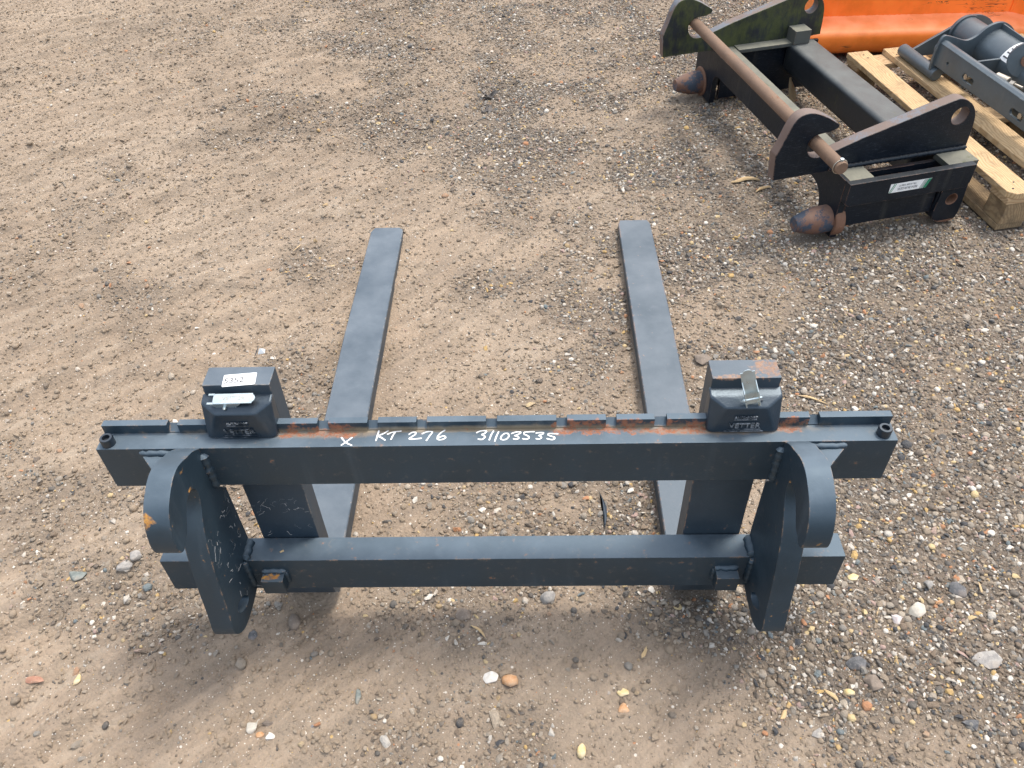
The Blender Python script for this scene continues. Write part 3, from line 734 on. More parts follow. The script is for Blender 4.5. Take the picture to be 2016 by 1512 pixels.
# forks
def fork(x0t, x1t, x0b, x1b, worn, label, ytip, lean):
    ytip += .045
    mt = M_fork_worn if worn else M_fork
    FA = bpy.data.objects.new('fork_arm', None); FA['label'] = label; link(FA, FK)
    ZT = .641
    bm = bmesh.new()
    # shank: slab leaning very slightly; from heel to top
    def yf(z): return .0355 + (z - .2) * .058       # front face
    pts = []
    for z in (.06, ZT):
        k = (z - .06) / (ZT - .06); xa = x0b + (x0t - x0b) * k; xb = x1b + (x1t - x1b) * k
        th = .047
        pts += [(xa, yf(z), z), (xb, yf(z), z), (xa, yf(z) + th, z), (xb, yf(z) + th, z)]
    add_hull(bm, pts, .002)
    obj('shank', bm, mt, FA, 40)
    # blade: swept heel curve then long tapering blade, outline in (y,z), lies on the ground in world space
    bm = bmesh.new()
    xa, xb = x0b, x1b
    yb0 = .018
    low = [(yb0, .085), (yb0 + .004, .040), (yb0 + .020, .012), (yb0 + .050, .000), (.30, -.001), (.9, -.001), (ytip - .03, .001), (ytip, .006)]
    top = [(yb0 + .052, .085), (yb0 + .055, .070), (yb0 + .066, .055), (yb0 + .088, .047), (.30, .0445), (.9, .0400), (ytip - .03, .0200), (ytip, .0140)]
    rows = []
    for (yl, zl), (yt, zt_) in zip(low, top):
        k = max(0.0, (yt - (ytip - .05)) / .05)
        inset = 0.0
        if yt > ytip - .04: inset = (.002, .009)[yt > ytip - .01]
        e = .0022
        q = []
        for x, y, z in ((xa + inset, yl, zl), (xb - inset, yl, zl), (xb - inset, yt, zt_ - e), (xb - inset - e, yt, zt_), (xa + inset + e, yt, zt_), (xa + inset, yt, zt_ - e)):
            q.append(bm.verts.new(fk_world((x, y, z))))
        rows.append(q)
    # finer tip rounding
    for r0, r1 in zip(rows, rows[1:]):
        for i in range(6): bm.faces.new((r0[i], r0[(i + 1) % 6], r1[(i + 1) % 6], r1[i]))
    bm.faces.new(list(reversed(rows[0]))); bm.faces.new(rows[-1])
    bmesh.ops.recalc_face_normals(bm, faces=list(bm.faces))
    obj('blade', bm, mt, FA, 30)
    # cast latch housing that hooks over the rail
    cx = (x0t + x1t) / 2 - (.002 if x0t < 0 else .0)
    wb = .0628
    bm = bmesh.new()
    pb = [(-wb, .0265, Z1 + .0008), (wb, .0265, Z1 + .0008), (-wb, .062, Z1 + .0008), (wb, .062, Z1 + .0008),
          (-wb, .0300, Z1 + .018), (wb, .0300, Z1 + .018)]
    pt = [(-.036, .0250, Z1 + .058), (.034, .0250, Z1 + .058), (-wb + .001, .044, Z1 + .069), (wb - .001, .044, Z1 + .069), (-wb + .001, .064, Z1 + .074), (wb - .001, .064, Z1 + .074)]
    pb2 = [(-.055, .0215, Z1 + .0008), (.055, .0215, Z1 + .0008)]
    add_hull(bm, [(cx + x, y, z) for x, y, z in pb + pt + pb2], .0035, 3)
    hs = obj('latch_housing', bm, M_cast, FA, 50)
    # raised lettering on the sloping front face
    A = Vector((cx, .0213, Z1 + .010)); B = Vector((cx, .0235, Z1 + .050))
    up = (B - A).normalized()
    lm = lambda z, sz_, s, sq=1.0: text_mesh(s, sz_, frame_matrix(Vector((cx, .0193 + (z - Z1) * .05, z)), (1, 0, 0), up), .0013, sq)
    bm = lm(Z1 + .0195, .0155, 'VETTER', 1.02)
    b2 = bmesh.new(); add_box(b2, cx - .029, cx + .029, .0198, .0222, Z1 + .0095, Z1 + .0107)
    add_box(b2, cx - .034, cx + .034, .0196, .0220, Z1 + .0052, Z1 + .0066)
    add_box(b2, cx - .019, cx + .019, .0205, .0232, Z1 + .0330, Z1 + .0342)
    merge(bm, b2)
    b3 = lm(Z1 + .039, .0062, 'AUTO-PORT', 1.1)
    merge(bm, b3)
    tx = obj('raised_lettering', bm, M_cast, hs); tx.parent = FA
    return FA, cx

# lever geometry: folded zinc channel with a pin
def lever(FA, cx, upright):
    L, W = .069, (.024 if upright else .020)
    bm = bmesh.new(); t_ = .0016
    # local: length along x, width y, skirt down z
    add_hull(bm, [(0, -W / 2, 0), (0, W / 2, 0), (L, -W / 2, 0), (L, W / 2, 0), (0, -W / 2, t_), (0, W / 2, t_), (L, -W / 2, t_), (L, W / 2, t_)], .0004, 1)
    add_lathe(bm, [(0, .0085), (t_, .0085)], (L - .004, 0, -.0002), (0, 0, 1), 20)
    for sgn in (-1, 1):
        y = sgn * W / 2
        add_hull(bm, [(-.006, y - sgn * t_, .0), (-.006, y, .0), (L * .72, y - sgn * t_, 0), (L * .72, y, 0), (.006, y - sgn * t_, -.0155), (.006, y, -.0155), (L * .52, y - sgn * t_, -.0155), (L * .52, y, -.0155)], .0003, 1)
        add_hull(bm, [(-.009, y - sgn * .003, -.0005), (-.009, y + sgn * .0005, -.0005), (.002, y - sgn * .003, -.0005), (.002, y + sgn * .0005, -.0005), (-.009, y - sgn * .003, t_), (-.009, y + sgn * .0005, t_), (.002, y - sgn * .003, t_), (.002, y + sgn * .0005, t_)])
    pin = bmesh.new(); add_lathe(pin, [(-.016, .0018), (.016, .0018)], (L * .27, 0, -.010), (0, 1, 0), 12)
    add_lathe(pin, [(-.003, .0030), (.002, .0030), (.003, .0018)], (L * .27, -.0125, -.010), (0, -1, 0), 12)
    tx = text_mesh('VETTER', .0095, Matrix.Translation((L * .52, .0, t_ + .0001)), .0003, 1.25)
    if not upright:
        Mx = frame_matrix((cx - .036, .0425, Z1 + .0790), (1, 0, .02), (0, 1, .28))
    else:
        Mx = frame_matrix((cx + .008, .0300, Z1 + .0640), (-.28, .12, 1), (.95, .0, .27))
    for b, nm, mt in ((bm, 'release_lever', M_zinc), (pin, 'lever_pin', M_zinc), (tx, 'stamped_lettering', M_zincdull)):
        bmesh.ops.transform(b, matrix=Mx, verts=list(b.verts))
        obj(nm, b, mt, FA, 35)

FL, cxl = fork(-.5005, -.3815, -.4842, -.3689, False, 'left fork with a white 5352 sticker on top of its shank', 1.4185, 0)
FR, cxr = fork(.3790, .4965, .3722, .4865, True, 'right fork with bare rusty steel on top of its shank', 1.437, 0)
lever(FL, cxl, False); lever(FR, cxr, True)
bm = bmesh.new(); add_box(bm, .4345 + .0, .4645, .034, .040, Z1 + .0655, Z1 + .0675, .0005, 1); obj('lever_slot_pin', bm, M_bolt, FR, 40)
# stock sticker on the left shank (its square code is left blank)
Ms = frame_matrix((-.4365, .0735, .6417), (1, .105, 0), (-.08, 1, 0))
st = plate([(x, y) for x, y in ((-.027, -.015), (.027, -.015), (.0285, -.0135), (.0285, .0135), (.027, .015), (-.027, .015), (-.0285, .0135), (-.0285, -.0135))], [], .0006, .0001, Ms)
sk = obj('sticker', st, M_white, FL)
bm = text_mesh('5352', .0185, Ms @ Matrix.Translation((-.0095, -.0015, .0008)), .0001, .95); merge(bm, text_mesh('SKU', .0034, Ms @ Matrix.Translation((-.0185, .0085, .0008)), .0001, 1.0))
o = obj('printed_number', bm, M_ink, FL)

# handwriting in white marker on the upper bar
STROKES = [[(-0.2664, 0.0215), (-0.2569, 0.01), (-0.2456, 0.003)], [(-0.2476, 0.0212), (-0.2555, 0.0122), (-0.2635, 0.0038)], [(-0.2018, 0.0365), (-0.2029, 0.025), (-0.2039, 0.0137)], [(-0.1855, 0.0362), (-0.1932, 0.0294), (-0.2011, 0.0245), (-0.1954, 0.0203), (-0.1883, 0.0145)], [(-0.1853, 0.0282), (-0.1765, 0.0331), (-0.1622, 0.0352)], [(-0.1722, 0.0326), (-0.1755, 0.0246), (-0.1776, 0.016)], [(-0.1468, 0.0275), (-0.1421, 0.0316), (-0.1362, 0.032), (-0.1357, 0.0274), (-0.1411, 0.0217), (-0.1457, 0.0166), (-0.1372, 0.016), (-0.1246, 0.0176)], [(-0.1236, 0.0283), (-0.1158, 0.0328), (-0.106, 0.0326), (-0.1099, 0.0235), (-0.1148, 0.0122)], [(-0.084, 0.036), (-0.0908, 0.0301), (-0.0953, 0.0221), (-0.0956, 0.0153), (-0.0913, 0.0135), (-0.0846, 0.0152), (-0.0815, 0.0192), (-0.0851, 0.0224), (-0.0909, 0.0203), (-0.0949, 0.0171)], [(-0.027, 0.0293), (-0.0212, 0.0331), (-0.0135, 0.0339), (-0.0098, 0.0319), (-0.0132, 0.0272), (-0.0181, 0.0244), (-0.013, 0.0215), (-0.0129, 0.0168), (-0.0177, 0.0131), (-0.0236, 0.0141)], [(0.0026, 0.0327), (-0.0011, 0.0241), (-0.0043, 0.0119)], [(0.0117, 0.031), (0.0081, 0.0202), (0.0056, 0.0089)], [(0.0285, 0.0265), (0.0228, 0.0266), (0.0173, 0.021), (0.0157, 0.0144), (0.0196, 0.0115), (0.0258, 0.0133), (0.03, 0.0199), (0.0288, 0.0256)], [(0.0348, 0.026), (0.0412, 0.0292), (0.0496, 0.03), (0.0503, 0.0271), (0.044, 0.0225), (0.0398, 0.021), (0.0461, 0.0186), (0.0469, 0.0145), (0.0427, 0.0127), (0.0382, 0.0135)], [(0.0743, 0.03), (0.0652, 0.0297), (0.0574, 0.0289), (0.057, 0.0242), (0.0616, 0.0212), (0.0651, 0.0183), (0.0644, 0.0142), (0.0595, 0.0124), (0.0546, 0.0136)], [(0.0781, 0.0267), (0.0835, 0.0275), (0.0905, 0.0274), (0.0898, 0.0246), (0.0841, 0.0214), (0.0827, 0.0203), (0.0868, 0.018), (0.0861, 0.0142), (0.0819, 0.0124), (0.078, 0.0132)], [(0.1158, 0.0242), (0.1088, 0.0247), (0.1003, 0.025), (0.0991, 0.0216), (0.1044, 0.0187), (0.1099, 0.0161), (0.1091, 0.012), (0.1042, 0.0106), (0.097, 0.0131)]]
bm = None
for k, st in enumerate(STROKES):
    if k in (0, 2, 6, 9):
        if bm: obj('handwritten_mark', bm, M_chalk, FK, label=('X in white marker', 'KT in white marker', '276 in white marker')[(0, 2, 6, 9).index(k) - 1])
        bm = bmesh.new()
    P_ = []
    for i in range(len(st) - 1):
        p0 = st[max(0, i - 1)]; p1 = st[i]; p2 = st[i + 1]; p3 = st[min(len(st) - 1, i + 2)]
        for q in range(4):
            u = q / 4
            P_.append(tuple(.5 * (2 * p1[j] + (-p0[j] + p2[j]) * u + (2 * p0[j] - 5 * p1[j] + 4 * p2[j] - p3[j]) * u * u + (-p0[j] + 3 * p1[j] - 3 * p2[j] + p3[j]) * u ** 3) for j in (0, 1)))
    P_.append(st[-1])
    hw = .00135; zt = Z1 + .0003 + k * .00001
    left, right = [], []
    for i, p in enumerate(P_):
        a = P_[max(0, i - 1)]; b = P_[min(len(P_) - 1, i + 1)]; d = Vector((b[0] - a[0], b[1] - a[1])); d.normalize(); n_ = Vector((-d.y, d.x)) * hw * (1 + .12 * math.sin(i * 1.7))
        left.append(bm.verts.new((p[0] + n_.x, p[1] + n_.y, zt))); right.append(bm.verts.new((p[0] - n_.x, p[1] - n_.y, zt)))
    for i in range(len(P_) - 1): bm.faces.new((right[i], right[i + 1], left[i + 1], left[i]))
    for p in (P_[0], P_[-1]):
        bm.faces.new([bm.verts.new((p[0] + hw * math.cos(a * math.pi / 5), p[1] + hw * math.sin(a * math.pi / 5), zt + .00001)) for a in range(10)])
obj('handwritten_mark', bm, M_chalk, FK, label='31103535 in white marker')

# cobwebs and specks stuck to the left hook plate, the shank and the lower bar
bm = bmesh.new(); rr = random.Random(5)
def web(o, a, b, n, spread, L):
    o, a, b = Vector(o), Vector(a), Vector(b)
    for i in range(n):
        p = o + a * rr.uniform(-1, 1) * spread[0] + b * rr.uniform(-1, 1) * spread[1]; ang = rr.uniform(0, 6.28); pts = [p]
        for k in range(rr.randint(3, 8)):
            ang += rr.uniform(-1.1, 1.1); pts.append(pts[-1] + (a * math.cos(ang) + b * math.sin(ang)) * L * rr.uniform(.1, .55))
        add_tube(bm, pts, rr.choice((.00007, .00010, .00014, .00034)), 4)
web((-.5140, -.03, .28), (0, 1, 0), (0, 0, 1), 34, (.050, .12), .008)
web((-.5140, -.08, .36), (0, 1, 0), (0, 0, 1), 4, (.008, .05), .02)
web((-.43, .0365, .30), (1, 0, 0), (0, 0, 1), 26, (.05, .06), .009)
web((-.50, -.0215, .17), (1, 0, 0), (0, 0, 1), 6, (.02, .03), .02)
obj('cobweb', bm, M_web, FK)['kind'] = 'stuff'
bm = bmesh.new()
add_hull(bm, [(-.444, -.002, Z2 + .0004), (-.437, .002, Z2 + .0004), (-.440, .006, Z2 + .0004), (-.447, .001, Z2 + .0004), (-.441, .002, Z2 + .0022)])
obj('leaf_fleck', bm, M_straw, FK)

# ------------------------------------------------------------------ old black quick-hitch adapter lying behind
AD = thing('hitch_adapter', 'old black hooked hitch adapter frame with rusty rod, behind the pallet forks', 'hitch adapter', (0, 0, 0), (0, 0, R(14)))
DECK = .225
PL = [(1.160, .216, 1), (1.151, .302, 1), (1.166, .340), (1.186, .400), (1.208, .428), (1.245, .4335), (1.290, .4175), (1.338, .389), (1.349, .379), (1.344, .369), (1.325, .3625), (1.303, .3595), (1.276, .3555), (1.259, .340), (1.2555, .318), (1.266, .292), (1.285, .279), (1.310, .277), (1.342, .284, 1),
      (1.45, .322, 1), (1.61, .367, 1), (1.735, .4035), (1.765, .4065), (1.792, .396), (1.820, .373), (1.838, .342), (1.846, .300), (1.850, .226, 1)]
pline = smooth_outline(PL, 4)
phole = circle(1.781, .347, .0295, .0295, 32)
for w0, mt, lab in ((1.140, M_black, 'near side plate'), (2.112, M_black_moss, 'far side plate green with algae')):
    M = Matrix(((1, 0, 0, 0), (0, 0, 1, w0), (0, 1, 0, 0), (0, 0, 0, 1)))
    bm = plate(pline, [phole], .040, .0022, M)
    bmesh.ops.recalc_face_normals(bm, faces=list(bm.faces))
    for f in bm.faces:
        f.normal_update()
        if abs(f.calc_center_median().y - (w0 + .020)) < .0175: f.material_index = 1
    sp_ = obj('side_plate', bm, mt, AD, 35, lab); sp_.data.materials.append(M_rim)
# near end box with a slot in its deck, wide strip on the outside
bm = bmesh.new()
add_box(bm, 1.384, 1.47, 1.06, 1.139, DECK - .02, DECK, .002); obj('deck_plate', bm, M_deck, AD, 40)
bm = bmesh.new(); add_box(bm, 1.735, 1.845, 1.06, 1.139, DECK - .02, DECK, .002)
obj('deck_plate', bm, M_deck, AD, 40)
bm = bmesh.new()
add_hull(bm, [(1.3735, 1.038, DECK - .001), (1.824, 1.038, DECK - .001), (1.3735, 1.0635, DECK - .001), (1.824, 1.0625, DECK - .001),
              (1.390, 1.038, .141), (1.3735, 1.038, .152), (1.812, 1.038, .141), (1.824, 1.038, .160), (1.390, 1.0635, .141), (1.812, 1.0625, .141), (1.824, 1.0625, .160), (1.3735, 1.0635, .152)], .0022)
obj('strip_plate', bm, M_black, AD, 40)
bm = bmesh.new(); add_box(bm, 1.40, 1.735, 1.066, 1.078, .045, .160, .002); obj('web_plate', bm, M_black, AD, 40)
bm = bmesh.new(); add_box(bm, 1.40, 1.84, 1.122, 1.138, .045, DECK - .021, .002); obj('web_plate', bm, M_black, AD, 40)
bm = bmesh.new(); add_box(bm, 1.40, 1.735, 1.079, 1.121, .050, .060, .001); obj('bottom_plate', bm, M_deck, AD, 40)
bm = bmesh.new()
LUG = smooth_outline([(1.742, .150, 1), (1.737, .060), (1.741, .028), (1.765, .008), (1.795, .001), (1.826, .006), (1.838, .030), (1.838, .080), (1.833, .150, 1)], 4)
M = Matrix(((1, 0, 0, 0), (0, 0, 1, 1.050), (0, 1, 0, 0), (0, 0, 0, 1)))
bm = plate(LUG, [circle(1.790, .093, .0185, .0185, 24)], .060, .003, M)
for f in bm.faces:
    cc = f.calc_center_median()
    if math.hypot(cc.x - 1.790, cc.z - .093) < .0215 or cc.z < .012: f.material_index = 1
obj('foot_lug', bm, M_black, AD, 35).data.materials.append(M_rusty)
welds(AD, M_black, ((1.35, 1.137, DECK + .004), (1.848, 1.137, DECK + .004), .0085, .001), ((1.742, 1.062, .15), (1.742, 1.062, .03), .006))
# left end plate of the near box, running down to the locating pin
bm = bmesh.new(); add_box(bm, 1.398, 1.84, 2.200, 2.216, .02, DECK - .021, .002)
obj('web_plate', bm, M_black_moss, AD, 40)
bm = bmesh.new(); add_box(bm, 1.384, 1.845, 2.153, 2.245, DECK - .02, DECK, .002); obj('deck_plate', bm, M_deck, AD, 40)
# inner shelf along the far side plate with a block standing on it
bm = bmesh.new(); add_box(bm, 1.465, 1.700, 2.060, 2.111, DECK - .010, DECK + .004, .0015); obj('shelf', bm, M_deck, AD, 40)
bm = bmesh.new(); add_box(bm, 1.695, 1.765, 2.045, 2.111, DECK + .001, DECK + .055, .003); obj('block', bm, M_deck, AD, 40)
bm = bmesh.new(); add_box(bm, 1.42, 1.84, 2.098, 2.111, .012, DECK - .012, .002); obj('web_plate', bm, M_black, AD, 40)
# front beam: deep face to the left, pale top
bm = bmesh.new()
add_box(bm, 1.398, 1.464, 1.181, 2.111, DECK - .030, DECK, .0025); obj('beam_top', bm, M_deck, AD, 40)
bm = bmesh.new()
ARCH = smooth_outline([(1.064, DECK - .002, 1), (1.064, .008, 1), (1.165, .008, 1), (1.170, .070), (1.188, .112), (1.225, .135), (1.30, .141, 1), (2.030, .141, 1), (2.055, .132), (2.070, .100), (2.078, .008, 1), (2.245, .008, 1), (2.245, DECK - .002, 1)], 3)
M = Matrix(((0, 0, 1, 1.373), (1, 0, 0, 0), (0, 1, 0, 0), (0, 0, 0, 1)))
bm = plate([(a, b) for a, b in ARCH], [], .024, .0018, M); obj('front_beam', bm, M_black, AD, 35)
# rear tube
bm = bmesh.new(); add_box(bm, 1.690, 1.815, 1.181, 2.097, DECK - .118, DECK, .020, 4); obj('rear_tube', bm, M_tube, AD, 50)
# locating pins
for wc, top in ((1.106, .0), (2.180, .0)):
    bm = bmesh.new()
    add_lathe(bm, [(0, .060), (.026, .060), (.031, .056)], (1.405 if wc < 1.5 else 1.398, wc, .060), (-1, 0, 0), 36); obj('pin_collar', bm, M_rusty, AD, 40)
    bm = bmesh.new()
    add_lathe(bm, [(.0, .0460), (.050, .0460), (.062, .0440), (.085, .0380), (.108, .0305), (.124, .0245), (.1255, .0225)], (1.378 if wc < 1.5 else 1.382, wc, .058), (-1, 0, -.015), 36); obj('locating_pin', bm, M_cone, AD, 40)
# the loose hooked rod with its lynch pin
RA = Vector((1.284, 2.185, .336)); RB = Vector((1.284, .985, .327))
bm = bmesh.new(); d = (RB - RA); add_lathe(bm, [(0, .0185), (.002, .0205), (d.length - .003, .0205), (d.length, .0188)], RA, d, 28)
rod = obj('rusty_rod', bm, M_rod, None, 40)
tag(rod, 'rusty round steel rod threaded through both hooks of the black adapter', 'steel rod'); rod.rotation_euler = (0, 0, R(14))
d.normalize(); e1 = d.orthogonal().normalized(); e2 = d.cross(e1)
bm = bmesh.new(); c0 = RB - d * .012
ring = [c0 + (e1 * math.cos(a) + e2 * math.sin(a)) * .0228 for a in np.linspace(0, 2 * math.pi, 25)]
add_tube(bm, ring, .0016, 8)
lp = obj('linch_pin', bm, M_zincdull, rod, 50)
upv = Vector((0, 0, 1)); upv = (upv - d * upv.dot(d)).normalized()
bm = bmesh.new(); add_lathe(bm, [(0, .006), (.010, .006), (.011, .004)], c0 + upv * .017, upv, 14); obj('pin_head', bm, M_zinc, rod, 40)
# stickers
Ms = frame_matrix((1.588, 1.0375, .1855), (-1, 0, 0), (0, 0, -1))
Q = [(-.078, -.0175), (.078, -.0175), (.078, .0175), (-.060, .0175)]
sk = obj('dealer_sticker', plate([(x, y) for x, y in ((-.066, .0165), (.066, .0165), (.066, -.0165), (-.080, -.0165))][::-1], [], .0008, .0001, Ms), M_white, AD)
bm = bmesh.new()
def slant(x, w, nm, mt):
    b = plate([(x, -.0160), (x + w, -.0160), (x + w + .012, .0160), (x + .012, .0160)], [], .0012, .0001, Ms); return b
for x_, w_ in ((-.0795, .012), (-.061, .0018), (.0455, .0022), (.051, .003)): obj('green_stripe', slant(x_, w_, '', None), M_green, AD)
for x_, w_ in ((-.0655, .0022), (-.0565, .0015)): obj('black_stripe', slant(x_, w_, '', None), M_ink, AD)
b = text_mesh('BEN BURGESS', .0125, Ms @ Matrix.Translation((.002, .0045, .0013)), .0001, .92); merge(b, text_mesh('TEL 01508 528677', .0085, Ms @ Matrix.Translation((.004, -.0075, .0013)), .0001, .95))
obj('sticker_print', b, M_inkgrey, AD)
Ms = frame_matrix((1.440, 1.222, DECK + .0006), (0, -1, 0), (1, 0, 0))
obj('data_sticker', plate([(-.045, -.024), (.010, -.024), (.010, .020), (-.045, .020)], [], .0006, .0001, Ms), M_white, AD)
obj('flag_sticker', plate([(.013, -.024), (.036, -.024), (.036, .022), (.013, .022)], [], .0006, .0001, Ms), M_white, AD)
b = plate([(.016, -.020), (.024, -.020), (.033, -.006), (.028, -.006)], [], .0009, .0001, Ms); obj('blue_print', b, M_blueink, AD)
b = plate([(.018, -.006), (.022, -.006), (.034, .004), (.030, .006)], [], .0009, .0001, Ms); obj('red_print', b, M_redink, AD)
b = bmesh.new()
for k in range(5): merge(b, plate([(-.040 + k * .010, -.020), (-.0385 + k * .010, -.020), (-.0385 + k * .010, .008 - (k % 2) * .01), (-.040 + k * .010, .008 - (k % 2) * .01)], [], .0008, .0001, Ms))
obj('sticker_print', b, M_inkgrey, AD)
# wisps of cobweb and straw caught in the slot
bm = bmesh.new(); rr = random.Random(9)
web((1.52, 1.07, .212), (1, 0, 0), (0, 0, 1), 7, (.03, .006), .012); web((1.60, 1.07, .215), (1, 0, 0), (0, 0, 1), 3, (.01, .008), .012)
obj('cobweb', bm, M_web, AD)['kind'] = 'stuff'

# ------------------------------------------------------------------ pallet
PA = thing('wooden_pallet', 'pale pine pallet standing behind the black adapter', 'pallet', (0, 0, 0), (0, 0, R(11)))
rr = random.Random(3)
def board(name, u0, u1, w0, w1, z0, z1, mt, chamf=False, notch=None):
    bm = bmesh.new()
    if chamf:
        c = .022
        add_hull(bm, [(u0 + c, w0, z0), (u0, w0 + c, z0), (u1, w0, z0), (u0, w1, z0), (u1, w1, z0), (u0 + c, w0, z1), (u0, w0 + c, z1), (u1, w0, z1), (u0, w1, z1), (u1, w1, z1)], .0015, 1)
    else:
        add_box(bm, u0, u1, w0, w1, z0, z1, .0015, 1)
    bm2 = bm
    # slight warp so no two boards are alike
    k = rr.uniform(-1, 1)
    for v in bm2.verts:
        tt = (v.co.y - 1.05) / 1.13
        v.co.z += .0015 * k * math.sin(tt * 3.1)
    return obj(name, bm2, mt, PA, 30)
for u0, w_ in ((1.868, .092), (2.032, .098), (2.205, .140), (2.420, .098), (2.585, .092)):
    board('top_board', u0, u0 + w_, 1.052 + rr.uniform(0, .006), 2.182 + rr.uniform(-.004, .004), .1235, .1445, M_pine, chamf=(u0 < 1.9))
nail_me = None
for u0, w_ in ((1.868, .092), (2.032, .098)):
    for wn_ in (1.085, 1.120, 1.59, 1.62, 2.115, 2.145):
        if nail_me is None:
            bm = bmesh.new(); add_lathe(bm, [(0, .0034), (.0006, .0030)], (0, 0, 0), (0, 0, 1), 10); nail_me = bpy.data.meshes.new('nail'); bm.to_mesh(nail_me); bm.free(); nail_me.materials.append(M_bolt)
        o = bpy.data.objects.new('nail', nail_me); link(o, PA); o.location = (u0 + w_ * rr.uniform(.22, .78), wn_, .1452)
for w0 in (1.058, 1.555, 2.085):
    board('cross_board', 1.872, 2.675, w0, w0 + .092, .1020, .1230, M_pine_cross)
for w0 in (1.060, 1.555, 2.085):
    for u0, u1 in ((1.880, 1.975), (2.230, 2.330), (2.580, 2.675)):
        board('block', u0, u1, w0, w0 + .092, .0225, .1015, M_pine_low)
for u0 in (1.880, 2.230, 2.580):
    board('bottom_board', u0 - .003, u0 + .094, 1.062, 2.178, .0, .0220, M_pine_low)

# ------------------------------------------------------------------ grey tilting head attachment on the pallet
GR = thing('grey_tilt_attachment', 'slate grey steel attachment with a big round tube lying on the pallet', 'machine attachment', (0, 0, 0), (0, 0, R(12)))
NP = smooth_outline([(2.085, .168, 1), (2.078, .200), (2.078, .262), (2.084, .300), (2.094, .315), (2.106, .3155), (2.140, .305), (2.190, .2885), (2.215, .290), (2.240, .303), (2.268, .328), (2.300, .342), (2.335, .342), (2.370, .326), (2.402, .298), (2.435, .262), (2.52, .200, 1), (2.50, .160, 1), (2.16, .160, 1)], 4)
FP = smooth_outline([(2.116, .150, 1), (2.112, .178, 1), (2.128, .183), (2.187, .213), (2.263, .252), (2.318, .283), (2.350, .295), (2.392, .292), (2.430, .276), (2.461, .252), (2.55, .18, 1), (2.53, .150, 1)], 4)
M = Matrix(((1, 0, 0, 0), (0, 0, 1, 1.835), (0, 1, 0, 0), (0, 0, 0, 1))); obj('profile_plate', plate(NP, [], .012, .001, M), M_grey, GR, 35)
M = Matrix(((1, 0, 0, 0), (0, 0, 1, 2.030), (0, 1, 0, 0), (0, 0, 0, 1))); obj('profile_plate', plate(FP, [], .012, .001, M), M_grey, GR, 35)
bm = bmesh.new(); add_lathe(bm, [(0, .0225), (.003, .0245), (.247, .0245), (.250, .0225)], (2.102, 1.815, .1705), (0, 1, 0), 28); obj('foot_pipe', bm, M_grey, GR, 40)
bm = bmesh.new(); add_lathe(bm, [(0, .021), (.055, .021)], (2.140, 1.848, .240), (0, 1, 0), 24); obj('cross_pipe', bm, M_grey, GR, 40)
bm = bmesh.new(); add_lathe(bm, [(0, .083), (.415, .083), (.416, .060), (.612, .060)], (2.330, 1.42, .236), (0, 1, 0), 56); obj('main_tube', bm, M_grey, GR, 40)
bm = bmesh.new(); add_lathe(bm, [(0, .070), (.014, .070)], (2.330, 2.015, .232), (0, 1, 0), 40); obj('tube_collar', bm, M_grey, GR, 40)
bm = bmesh.new(); add_hull(bm, [(2.330, 1.834, .338), (2.336, 1.834, .338), (2.330, 1.640, .330), (2.336, 1.640, .330), (2.330, 1.834, .310), (2.336, 1.640, .310), (2.330, 1.64, .31), (2.336, 1.834, .31)], .001)
obj('stiffener', bm, M_grey, GR, 40)
bm = bmesh.new(); add_box(bm, 2.13, 2.27, 1.690, 1.700, .170, .270, .001); obj('stiffener', bm, M_grey, GR, 40)
bm = bmesh.new(); add_box(bm, 2.13, 2.30, 1.36, 1.37, .208, .262, .001); obj('stiffener', bm, M_grey, GR, 40)
# slotted side rail running towards the camera
RAIL = [(1.140, .205), (1.838, .205), (1.848, .215), (1.848, .285), (1.842, .293), (1.140, .293)]
def slot(c, z, hl, r):
    out = []
    for i in range(9): a = math.pi / 2 + math.pi * i / 8; out.append((c - hl + r * math.cos(a), z + r * math.sin(a)))
    for i in range(9): a = -math.pi / 2 + math.pi * i / 8; out.append((c + hl + r * math.cos(a), z + r * math.sin(a)))
    return out
M = Matrix(((0, 0, 1, 2.0885), (1, 0, 0, 0), (0, 1, 0, 0), (0, 0, 0, 1)))
obj('side_rail', plate(RAIL, [slot(1.630, .236, .022, .0125), slot(1.345, .236, .022, .0125), circle(1.762, .240, .0065, n=16)], .010, .001, M), M_grey, GR, 35)
bm = bmesh.new(); add_hull(bm, [(2.086, 1.14, .290), (2.115, 1.14, .297), (2.086, 1.845, .290), (2.115, 1.845, .297), (2.115, 1.14, .285), (2.115, 1.845, .285), (2.098, 1.14, .300), (2.098, 1.845, .300), (2.098, 1.14, .285), (2.098, 1.845, .285)], .002)
obj('rail_flange', bm, M_grey, GR, 40)
bm = bmesh.new(); add_box(bm, 2.122, 2.135, 1.15, 1.832, .207, .284, .002); obj('inner_rail', bm, M_grey, GR, 40)
bm = bmesh.new(); add_box(bm, 2.25, 2.42, 1.25, 1.75, .1455, .19, .003); obj('base_pad', bm, M_grey, GR, 40)
for wc in (1.648, 1.330):
    bm = bmesh.new(); add_lathe(bm, [(0, .0105), (.030, .0105)], (2.090, wc, .238), (1, 0, 0), 6); obj('bolt', bm, M_zincdull, GR, 35)
bm = bmesh.new(); add_lathe(bm, [(0, .016), (.05, .016)], (2.150, 1.565, .268), (.3, -1, 0), 18); add_lathe(bm, [(0, .011), (.016, .011)], (2.166, 1.508, .268), (.3, -1, 0), 6); add_lathe(bm, [(0, .005), (.034, .005)], (2.172, 1.495, .268), (.3, -1, 0), 12)
obj('locking_bolt', bm, M_zincdull, GR, 35)
bm = bmesh.new(); add_lathe(bm, [(0, .062), (.016, .062)], (2.268, 1.590, .308), (-.5, -.86, .15), 36)
disc = obj('end_disc', bm, M_grey, GR, 40)
